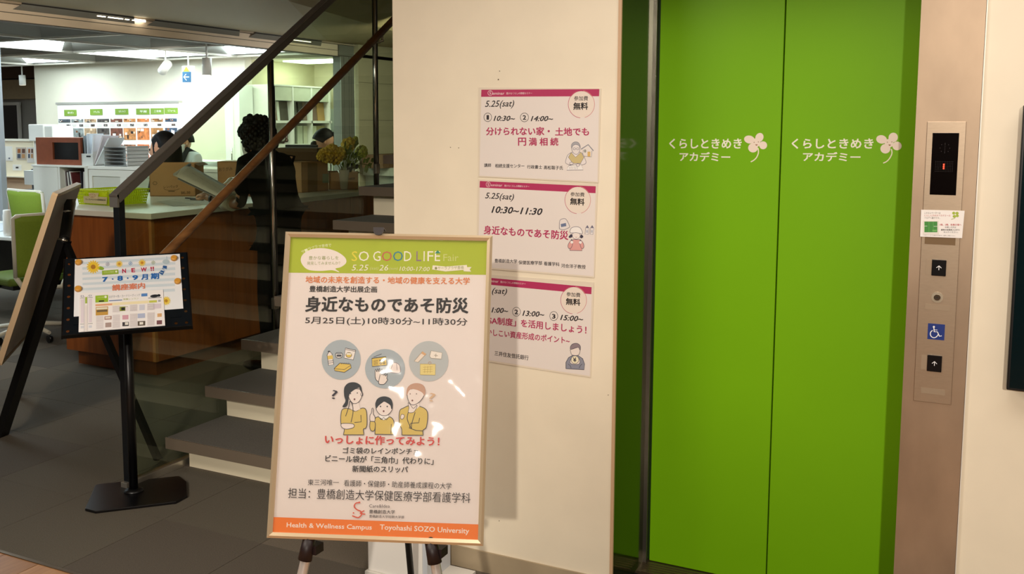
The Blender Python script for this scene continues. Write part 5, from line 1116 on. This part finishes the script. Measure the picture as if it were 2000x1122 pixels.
def board(p0, p1, z0, z1, c, lb, lean=.0):
    y0_ = max(9.79, ys_(p0)); y1_ = max(y0_ + .05, ys_(p1)); o = MB().slab([(SX + .30, y0_, z0), (SX + .30, y1_, z0), (SX + .30 - lean, y1_, z1), (SX + .30 - lean, y0_, z1)], (.03, 0, 0)).build('sample_board', mat(c, .6, noise=.08, scale=12)); props(o, lb, 'sample board', 'sample boards in the shelf unit')
for p0, p1, c, lb in ((470, 481, '#a9bdb4', 'pale blue-green sample board at the left of the upper shelf row'), (482, 500, '#8a6e5e', 'brown sample board left of the white strip in the upper shelf row'), (501, 505.5, '#e2e4dc', 'narrow white strip between two boards in the upper shelf row'), (506, 523, '#4a4438', 'dark olive sample board left of the chrome upright in the upper shelf row'), (544, 552, '#3e3a32', 'narrow dark sample board right of the chrome upright in the upper shelf row'), (552.5, 560, '#7a6456', 'brown sample board touching the dark narrow one in the upper shelf row'), (563, 580, '#7c6052', 'wide brown sample board right of the divider in the upper shelf row'), (581, 595, '#b08a52', 'tan sample board at the right end of the upper shelf row')): board(p0, p1, zs[1] + .002, zs[0] - .01, c, lb, .02)
for p0, p1, c, lb in ((470, 478, '#2c3028', 'dark sample board behind the curly hair in the lower shelf row'), (540, 550, '#cfd3c0', 'pale box file left in the lower shelf row'), (552, 578, '#dcdcc6', 'cream box file with dark label in the lower shelf row'), (579, 594, '#a89a6c', 'tan sample board at the right end of the lower shelf row')): board(p0, p1, zs[3] + .002, zs[2] - .02, c, lb)
wd = thing('white_cupboard', 'tall white cupboard at the corner beside the sample shelves', 'cupboard', (-8.4, 9.6, 0))
bx('cupboard_body', RY(438, 200, 9.45).x, RY(467, 200, 9.45).x, 9.45, 9.71, 0, RY(450, 166, 9.45).z, mat('#f0f2ea', .4), wd, .004); bx('door_leaf', RY(440, 200, 9.44).x, RY(455, 200, 9.44).x, 9.432, 9.45, .08, RY(450, 170, 9.44).z, mat('#f6f8f2', .35), wd, .003)
MB().tube([(RY(452, 250, 9.42).x, 9.415, 1.15), (RY(452, 250, 9.42).x, 9.415, 1.30)], .008, 8).build('handle', CHROME, wd)
fd = struct(bx('door_3', RY(637, 250, 11.13).x, BX - .02, 11.10, 11.15, 0, RY(650, 213, 11.1).z, mat('#d2dcd8', .4)))
bx('door_casing', RY(634, 250, 11.13).x, RY(637, 250, 11.13).x, 11.08, 11.15, 0, RY(650, 211, 11.1).z, SHW, fd); bx('door_handle', RY(649, 270, 11.08).x, RY(651, 270, 11.08).x, 11.07, 11.10, RY(650, 285, 11.08).z, RY(650, 258, 11.08).z, BLACK, fd)
# worktop shelf behind the people: low white credenza and bin
cr = thing('white_credenza', 'white credenza with thin dark top edge below the sample shelves', 'credenza', (-7.6, 9.4, 0))
bx('credenza_body', -8.18, -7.0, 8.2, 8.7, 0, 1.16, SHW, cr); bx('credenza_top', -8.2, -6.98, 8.18, 8.72, 1.16, 1.185, mat('#e8f0e8', .3), cr)
o = bx('monitor_back', RY(552, 300, 7.6).x, RY(612, 300, 7.6).x, 7.64, 7.68, 1.22, RY(580, 283, 7.6).z, BLACKM, None, .004); props(o, 'low black monitor top edge behind the cardboard boxes', 'monitor')
bx('monitor_stand', RY(580, 300, 7.62).x - .05, RY(580, 300, 7.62).x + .05, 7.66, 7.70, .72, 1.23, BLACKM, o)
ms = thing('office_table', 'plain office table carrying the black monitor behind the cardboard boxes', 'table', (-6.4, 7.8, 0))
bx('table_top', -6.75, -5.7, 7.50, 7.86, .70, .72, SHW, ms)
for x in (-6.7, -5.8):
    for y in (7.52, 7.80): bx('leg', x, x + .04, y, y + .04, 0, .70, SHW, ms)
# low cabinets and box along the olive wall
oc = thing('wall_cabinet', 'grey white low cabinet along the olive wall behind the stair', 'cabinet', (-6.5, 10.9, 0))
bx('cabinet_body', BX + .002, BX + .45, 10.25, 12.6, 0, RX(760, 345, BX + .45).z, mat('#a3a89c', .5), oc, .004); bx('cabinet_top', BX + .002, BX + .47, 10.2, 12.62, RX(760, 345, BX + .45).z, RX(760, 329, BX + .45).z, mat('#c4c8ba', .4), oc)
zc = RX(760, 329, BX + .45).z; y0_ = RX(748, 320, BX + .4).y
o = bx('parcel', BX + .1, BX + .40, y0_, y0_ + .75, zc, zc + .16, mat('#6e5136', .8), None, .003); props(o, 'brown parcel lying on the cabinet along the olive wall', 'box')
# ------------------------------------------------------------------ flowers in a white vase
vb = RZ(704, 368, CZT); vb = Vector((-4.78, 6.88, CZT))
va = MB().lathe((vb.x, vb.y, CZT + .001), [(.030, 0), (.032, .01), (.040, .10), (.050, .165), (.046, .165), (.036, .10), (.028, .012)], 24).build('vase', mat('#d9d8cc', .25, coat=.4)); props(va, 'white vase at the counter end holding the yellow flowers', 'vase')
fl = thing('flower_arrangement', 'yellow flowers with green leaves above the boxes at the counter end', 'flowers', (vb.x, vb.y, CZT + .1))
BLs = [mat(c, .7, noise=.25, scale=60, name='petal') for c in ('#e0b838', '#e8c850', '#c4c455')]; LF = mat('#9aaa50', .7, noise=.2, scale=30, name='leaf'); LFd = mat('#2c3a2c', .8, name='leaf_dark')
rf_ = random.Random(11)
def FP2(px, py, dd=0): p = RX(px, py, vb.x + dd); return p
def bloom(p, r, m_):
    b = MB()
    for k in range(26):
        t = math.acos(1 - 2 * (k + .5) / 26); a_ = k * 2.39996; v = Vector((math.sin(t) * math.cos(a_), math.sin(t) * math.sin(a_), math.cos(t)))
        b.ball(p + v * r * .72, r * rf_.uniform(.26, .38), nu=6, nv=4)
    b.build('blossom', m_, fl)
for px, py, r, k in ((634, 302, .05, 0), (648, 296, .055, 0), (662, 300, .05, 1), (640, 308, .045, 0), (655, 309, .05, 0), (670, 297, .04, 2), (681, 283, .055, 1), (706, 297, .050, 2), (694, 272, .022, 2), (694, 279, .026, 2), (626, 306, .03, 0), (669, 305, .035, 2)):
    bloom(FP2(px, py, rf_.uniform(-.06, .02)), r * 1.2, BLs[k])
for px, py in ((640, 312), (655, 312), (672, 300), (682, 290), (694, 280), (705, 303), (722, 323)):
    e = FP2(px, py); MB().tube([(vb.x, vb.y, CZT + .12), (vb.x + (e.x - vb.x) * .3, vb.y + (e.y - vb.y) * .5, CZT + .16 + (e.z - CZT) * .3), e], .003, 6).build('stem', LF, fl)
def leaf(p, L, a_, tilt, m_):
    d = Vector((.15 * math.cos(a_), math.sin(a_) * math.cos(tilt), math.cos(a_) * 1.0)).normalized(); s_ = d.cross(Vector((1, .2, 0))).normalized(); n_ = d.cross(s_)
    b = MB(); vs = [p]; 
    for t, w_ in ((.25, .22), (.5, .3), (.75, .2)): c = p + d * L * t + n_ * L * .1 * t; vs += [c - s_ * L * w_, c + n_ * L * .05, c + s_ * L * w_]
    vs.append(p + d * L); b.add(vs, [(0, 2, 1), (0, 3, 2), (1, 2, 5, 4), (2, 3, 6, 5), (4, 5, 8, 7), (5, 6, 9, 8), (7, 8, 10), (8, 9, 10)], None, True); b.build('leaf', m_, fl)
for k in range(46):
    px, py = rf_.uniform(668, 716), rf_.uniform(288, 342)
    if px > 700 and py < 306: continue
    leaf(FP2(px, py, rf_.uniform(-.04, .04)), rf_.uniform(.05, .09), rf_.uniform(-1.6, 1.6), rf_.uniform(-.6, .6), LF if k % 4 else LFd)
for px, py in ((724, 316), (727, 319), (718, 325), (712, 332), (722, 330), (716, 338)): leaf(FP2(px, py), .06, rf_.uniform(.3, 1.6), 0, LF)

# ================================================================== PEOPLE
SKIN = mat('#c99878', .5, noise=.03, scale=20, name='skin'); HAIR = mat('#060504', .6, spec=.25, name='black_hair')
def grp(th, loc, rz):
    th.location = loc; th.rotation_euler = (0, 0, rz)
def hand(parent, wrist, fwd, up, side, m_, s=1.0, curl=.5, nm='hand'):
    """palm with four unequal curled fingers and a side thumb; fwd along fingers, up = back of hand"""
    wrist, fwd, up = Vector(wrist), Vector(fwd).normalized(), Vector(up).normalized(); lat = fwd.cross(up).normalized() * side; J = []; Eg = []
    def j(p, r): J.append((p.x, p.y, p.z, r)); return len(J) - 1
    w0 = j(wrist, .022 * s); c = j(wrist + fwd * .045 * s, (.034 * s, .017 * s)); Eg.append((w0, c)); c2 = j(wrist + fwd * .078 * s, (.036 * s, .014 * s)); Eg.append((c, c2))
    for k, (o_, L) in enumerate(((-.028, .062), (-.010, .072), (.009, .068), (.026, .053))):
        b0 = wrist + fwd * .088 * s + lat * -o_ * s; p = b0; i0 = c2; a_ = .15
        for q_ in range(3):
            i1 = j(p, .0085 * s * (1 - .1 * q_)); Eg.append((i0, i1)); i0 = i1; a_ += curl * .55; p = p + (fwd * math.cos(a_) - up * math.sin(a_)) * L * s / 2.3
        i1 = j(p, .0065 * s); Eg.append((i0, i1))
    t0 = wrist + fwd * .03 * s + lat * .028 * s; i1 = j(t0, .012 * s); Eg.append((w0, i1)); t1 = t0 + (fwd * .7 + lat * .7 - up * .2).normalized() * .035 * s; i2 = j(t1, .0105 * s); Eg.append((i1, i2)); t2 = t1 + (fwd * .95 + lat * .1 - up * .35).normalized() * .03 * s; i3 = j(t2, .008 * s); Eg.append((i2, i3))
    return J, Eg
def merge(J1, E1, J2, E2, link):
    o = len(J1); return J1 + J2, E1 + [(a + o, b + o) for a, b in E2] + [(link, o)]
def face(th, c, f, up, s=1.0, mask=False, glasses=False):
    c, f, up = Vector(c), Vector(f).normalized(), Vector(up).normalized(); l_ = up.cross(f).normalized()
    hd_ = MB()
    hd_.ball((0, 0, 0), 1, nu=24, nv=18); 
    vs = []
    for v in hd_.v:
        x, y, z = v; # x fwd y lateral z up
        jaw = 1 - .28 * max(0, -z) ** 1.3; yy_ = y * .076 * jaw; xx = x * .095 * (1 - .10 * max(0, -z)); 
        if x > 0: xx = x * .090 * (1 - .05 * abs(z)) + (.016 * math.exp(-((y / .16) ** 2) - ((z + .12) / .2) ** 2)) + .008 * math.exp(-((y / .4) ** 2) - ((z + .75) / .2) ** 2)
        vs.append(c + (f * xx + l_ * yy_ + up * z * .118) * s)
    hd_.v = vs; hd_.build('head', SKIN, th)
    e = MB()
    for sg_ in (-1, 1):
        e.ball(c + (f * .083 + l_ * .031 * sg_ + up * .006) * s, .0095 * s, mat('#1c1412', .3), 8, 6)
        e.slab([c + (f * .088 + l_ * (.018 * sg_) + up * .026) * s, c + (f * .080 + l_ * (.046 * sg_) + up * .028) * s, c + (f * .080 + l_ * (.046 * sg_) + up * .033) * s, c + (f * .089 + l_ * (.018 * sg_) + up * .031) * s], f * .003, HAIR)
    e.build('eyes_and_brows', None, th)
    for sg_ in (-1, 1): MB().ball(c + (f * -.005 + l_ * .077 * sg_ + up * -.004) * s, .02 * s, nu=8, nv=6, sc=(.8, .5, 1.5)).build('ear', SKIN, th)
    if mask:
        m = MB(); n_ = 8; v_ = []; ff = []
        for i in range(n_ + 1):
            for k in range(5):
                a_ = -1.25 + 2.5 * i / n_; zz = -.012 - .024 * k; r_ = .096 + .012 * math.exp(-((a_ / .4) ** 2)) - .006 * (k in (0, 4)); jw = 1 - .10 * k / 4
                v_.append(c + (f * r_ * math.cos(a_) * (1.0 if k < 3 else .95) + l_ * .083 * math.sin(a_) * jw + up * zz) * s)
        for i in range(n_):
            for k in range(4): ff.append((i * 5 + k, (i + 1) * 5 + k, (i + 1) * 5 + k + 1, i * 5 + k + 1))
        m.add(v_, ff, None, True); o_ = m.build('face_mask', mat('#e4e8ea', .7), th); sd = o_.modifiers.new('s', 'SOLIDIFY'); sd.thickness = .003
        lp = MB()
        for sg_ in (-1, 1): lp.tube([c + (f * .03 + l_ * .079 * sg_ + up * -.03) * s, c + (f * -.012 + l_ * .082 * sg_ + up * .012) * s], .0018, 5)
        lp.build('mask_loops', mat('#e8e8e8', .6), th)
    else:
        MB().ball(c + (f * .083 + up * -.062) * s, .016 * s, nu=10, nv=6, sc=(.6, 1.2, .45)).build('lips', mat('#a4604e', .5), th)
def hair_cap(th, c, f, up, s=1.0, back=1.0, length=0.0, fringe=.3, curly=False, side=1.0, low=1.28):
    c, f, up = Vector(c), Vector(f).normalized(), Vector(up).normalized(); l_ = up.cross(f).normalized(); m = MB()
    if curly:
        r_ = random.Random(4)
        for k in range(230):
            t = math.acos(1 - 1.45 * (k + .5) / 230); a_ = k * 2.39996; v = (f * math.sin(t) * math.cos(a_) * .108 + l_ * math.sin(t) * math.sin(a_) * .098 + up * math.cos(t) * .138)
            if v.dot(f) > .055 and v.dot(up) < .045: continue
            m.ball(c + v * s * r_.uniform(.92, 1.1) - f * .012 * s, .022 * s * r_.uniform(.7, 1.2), nu=6, nv=4)
        m.build('curly_hair', HAIR, th); return
    nu, nv = 28, 16; vs = []; ff = []
    for i in range(nv + 1):
        t = math.pi * .5 * i / nv * low
        for k in range(nu):
            a_ = 2 * math.pi * k / nu; fr_ = math.cos(a_); t2 = t * (1 - .60 * max(0, fr_) ** .6 * (1 - fringe * .5)); drop = 0
            x = math.sin(t2) * math.cos(a_) * .110; y = math.sin(t2) * math.sin(a_) * .093; z = math.cos(t2) * .134
            if length and i > nv * .6 and fr_ < .45: z -= length * (i / nv - .6) / .4; x -= .01; 
            vs.append(c + (f * (x - .010) + l_ * y + up * z) * s)
    for i in range(nv):
        for k in range(nu): ff.append((i * nu + k, i * nu + (k + 1) % nu, (i + 1) * nu + (k + 1) % nu, (i + 1) * nu + k))
    m.add(vs, ff, None, True); o_ = m.build('hair', HAIR, th); sd = o_.modifiers.new('s', 'SOLIDIFY'); sd.thickness = .010

def person_stand(label, loc, rz, h=1.68, hunch=.0, shirt=None, trousers=None, arms=None, head=None, group=None):
    """faces local -X ; origin between the feet"""
    th = thing('person', label, 'person', (0, 0, 0), group); k = h / 1.70
    J = [(0.05, 0, .93 * k, .13), (.05, 0, 1.05 * k, (.12, .14)), (.03 - hunch * .3, 0, 1.22 * k, (.125, .165)), (-.01 - hunch * .7, 0, 1.36 * k, (.10, .15)), (-.03 - hunch, 0, 1.455 * k, .055), (-.045 - hunch * 1.2, 0, 1.53 * k, .05)]
    Eg = [(0, 1), (1, 2), (2, 3), (3, 4), (4, 5)]
    for s_ in (-1, 1):
        o = len(J); J += [(.05, .09 * s_, .88 * k, .092), (.03, .10 * s_, .50 * k, .060), (.06, .10 * s_, .10 * k, .042), (-.02, .105 * s_, .035, .038), (-.11, .11 * s_, .028, .030)]; Eg += [(0, o), (o, o + 1), (o + 1, o + 2), (o + 2, o + 3), (o + 3, o + 4)]
        el, wr, fw, upv = arms[0 if s_ < 0 else 1]; sh_ = Vector((-.01 - hunch * .7, .185 * s_, 1.37 * k)); o = len(J)
        J += [(*sh_, .052), (*el, .040), (*wr, .026)]; Eg += [(3, o), (o, o + 1), (o + 1, o + 2)]
        Jh, Eh = hand(th, Vector(wr) + Vector(fw).normalized() * .012, fw, upv, s_, SKIN); J, Eg = merge(J, Eg, Jh, Eh, o + 2)
    bd = skin('body', J, Eg, SKIN, th, 0, 1); bd.data.materials.append(shirt[0])
    for p_ in bd.data.polygons:
        c_ = p_.center
        if c_.z < 1.46 * k and abs(c_.y) < .17 and c_.x > -.16: p_.material_index = 1
    # garments follow the same skeleton, a little larger
    g = .012
    Js = [(x, y, z, (r[0] + g, r[1] + g) if isinstance(r, tuple) else r + g) for x, y, z, r in J[:4]] + [(-.028 - hunch * .97, 0, 1.455 * k, .066), (.05, 0, .84 * k, (.130, .148))]; Js[0] = (.05, 0, .95 * k, (.128, .145)); Es = [(0, 1), (1, 2), (2, 3), (3, 4), (0, 5)]
    for s_ in (-1, 1):
        el, wr, fw, upv = arms[0 if s_ < 0 else 1]; sh_ = Vector((-.01 - hunch * .7, .185 * s_, 1.37 * k)); el = Vector(el); slv = sh_ + (el - sh_) * (1.0 if shirt[1] else .80); o = len(Js)
        Js += [(*sh_, .070), (*((sh_ + slv) / 2), .064), (*slv, .056)]; Es += [(3, o), (o, o + 1), (o + 1, o + 2)]
        if shirt[1]: Js += [(*Vector(wr), .038)]; Es += [(o + 2, o + 3)]
    skin('shirt', Js, Es, shirt[0], th, 0, 2)
    Jt = [(.05, 0, .98 * k, .120), (.05, 0, .90 * k, .125)]; Et = [(0, 1)]
    for s_ in (-1, 1): o = len(Jt); Jt += [(.05, .085 * s_, .78 * k, .092), (.03, .10 * s_, .48 * k, .072), (.06, .10 * s_, .07 * k, .066)]; Et += [(1, o), (o, o + 1), (o + 1, o + 2)]
    skin('trousers', Jt, Et, trousers, th, 0, 2)
    for s_ in (-1, 1): MB().ball((-.045, .108 * s_, .036), .05, nu=14, nv=8, sc=(2.7, .95, .72)).build('shoe', BLACKM, th)
    return th, k
DARK = mat('#060706', .9, noise=.1, scale=30, spec=.1, name='black_cloth'); DARKT = mat('#050506', .9, spec=.1, name='dark_trousers')
# the dark figure at the counter, facing the counter (-X), both forearms over the worktop
NB = Vector((-4.03, 5.00, 0))
def L_(p): return Vector(p) - NB
hl = L_(RX(392, 376, -4.62)); er = L_(RX(470, 401, -4.19)); wl = L_(RX(413, 388, -4.50)); 
el2 = L_((-4.20, 5.20, 1.10)); wr2 = L_((-4.55, 5.22, 1.16))
th, k = person_stand('curly haired person in black shirt leaning over the counter, seen through the glass', NB, 0, 1.66, .06, (DARK, False), DARKT, ((er, wl, (hl - wl), (0, -.3, 1)), (el2, wr2, (-1, -.35, .1), (0, 0, 1))))
hc = Vector((-.115, -.01, 1.485)); ff = (-1, -.05, -.25); upv = (-.25, 0, 1)
face(th, hc, ff, upv, 1.0, mask=True); hair_cap(th, hc + Vector((.01, 0, .005)), ff, upv, 1.0, curly=True)
MB().ball(hc + Vector((.055, 0, -.07)), .085, nu=12, nv=8, sc=(.8, .95, 1.3)).build('nape_hair', HAIR, th)
# apron straps and black apron over the shirt, white wristband and watch
wdir = (wl - er).normalized()
MB().tube([er + (wl - er) * .26, er + (wl - er) * .55], .052, 18).build('white_cuff', mat('#ddd9c4', .5), th)
MB().tube([wl - wdir * .035, wl - wdir * .012], .036, 16).build('watch_band', BLACKM, th)
grp(th, NB, 0)
# document lifted in the hands
cA, cB, cC, cD = at(341, 344, 6.0), at(371, 324, 6.25), at(449, 368, 6.0), at(432, 388, 5.75)
dn = (cC - cA).cross(cB - cA).normalized(); m = MB(); n_ = 10; vs = []; f = []
for i in range(n_ + 1):
    t = i / n_
    a_ = cA * (1 - t) + cD * t; b_ = cB * (1 - t) + cC * t
    for j_ in range(5): u = j_ / 4; vs.append(a_ * (1 - u) + b_ * u + Vector((0, 0, .018 * math.sin(u * 3.14) * (1 - t))))
for i in range(n_):
    for j_ in range(4): f.append((i * 5 + j_, (i + 1) * 5 + j_, (i + 1) * 5 + j_ + 1, i * 5 + j_ + 1))
dc = thing('document', 'sheaf of printed papers held up in the hand of the dark figure', 'document', (cA + cC) / 2)
m.add(vs, f, None, True); o = m.build('top_page', mat('#c3c1ba', .55), dc); o.modifiers.new('s', 'SOLIDIFY').thickness = .003
MB().tube([cA + Vector((0, 0, .008)), cB + Vector((0, 0, .008))], .010, 10).build('rolled_edge', mat('#a8a7a2', .5), dc)
MB().slab([p + Vector((0, 0, -.012)) for p in (cA + (cD - cA) * .06, cD, cC, cB)], (0, 0, .003)).build('back_page', mat('#8f8e8c', .6), dc)
q = Print(Plane((cA + cC) / 2 + Vector((0, 0, .02)), cD - cA, cB - cA), .004, .001)
for k_ in range(5): q.stroke([(376 + k_ * 13, 340 + k_ * 8), (384 + k_ * 13, 345 + k_ * 8)], .8, '#8a8984')
q.done(dc)

WSH = mat('#dfe6ec', .6, name='white_shirt'); 

def stander(label, hp_, rz, shirt, s=1.0, mask=False, long_=0.0, tilt=0.0, bun=False, fringe=.35, low=1.28):
    k_ = hp_.z / 1.545; arms_ = (((-.06, -.22, 1.12 * k_), (-.27, -.15, 1.02 * k_), (-1, 0, -.2), (0, 0, 1)), ((-.06, .22, 1.12 * k_), (-.27, .15, 1.02 * k_), (-1, 0, -.2), (0, 0, 1)))
    th, k = person_stand(label, hp_, rz, 1.70 * k_, tilt * .08, (shirt, True), DARKT, arms_)
    f_ = Vector((-1, 0, -tilt)); u_ = Vector((-tilt, 0, 1)); c_ = Vector((-.05 - tilt * .12, 0, hp_.z)); face(th, c_, f_, u_, s, mask); hair_cap(th, c_ + Vector((.008, 0, .004)), f_, u_, s * 1.04, length=long_, fringe=fringe, low=low)
    if bun: MB().ball(c_ + Vector((.105, 0, -.03)), .04, nu=10, nv=8).build('hair_knot', HAIR, th)
    if long_:
        MB().slab([c_ + Vector((.04, -.088, .02)), c_ + Vector((.04, .088, .02)), c_ + Vector((.075, .10, -long_ - .02)), c_ + Vector((.075, -.10, -long_ - .02))], (.055, 0, 0)).build('long_hair', HAIR, th, .02, 3)
    grp(th, (hp_.x, hp_.y, 0), rz); return th, c_, k
stander('long black haired person in profile behind the open logo box', at(329, 294, 8.5), .40, mat('#101014', .8), 1.2, long_=.30, fringe=.2)
t2, c2_, k2 = stander('masked person in white shirt and black waistcoat at the back of the office', at(363, 279, 10.5), 1.45, WSH, 1.08, mask=True, fringe=.3, low=1.0)
VS = mat('#101216', .7); loc2 = t2.location.copy(); t2.location = (0, 0, 0)
vs_ = [(x, y, z, r) for x, y, z, r in ((.05, 0, 1.0 * k2, (.148, .162)), (.05, 0, 1.1 * k2, (.140, .160)), (.03, 0, 1.2 * k2, (.142, .178)))]
skin('waistcoat', vs_, [(0, 1), (1, 2)], VS, t2, 0, 2)
for s_ in (-1, 1): MB().tube([(-.175, .05 * s_, 1.16 * k2), (-.150, .085 * s_, 1.32 * k2), (-.05, .085 * s_, 1.470 * k2), (.08, .09 * s_, 1.40 * k2)], [.032, .032, .030, .026], 8).build('waistcoat_strap', VS, t2)
t2.location = loc2
stander('dark haired person with tied hair looking down behind the flowers', at(614, 277, 10.0), -2.45, mat('#16161a', .8), .98, tilt=.45, bun=True, fringe=.15, low=1.1)
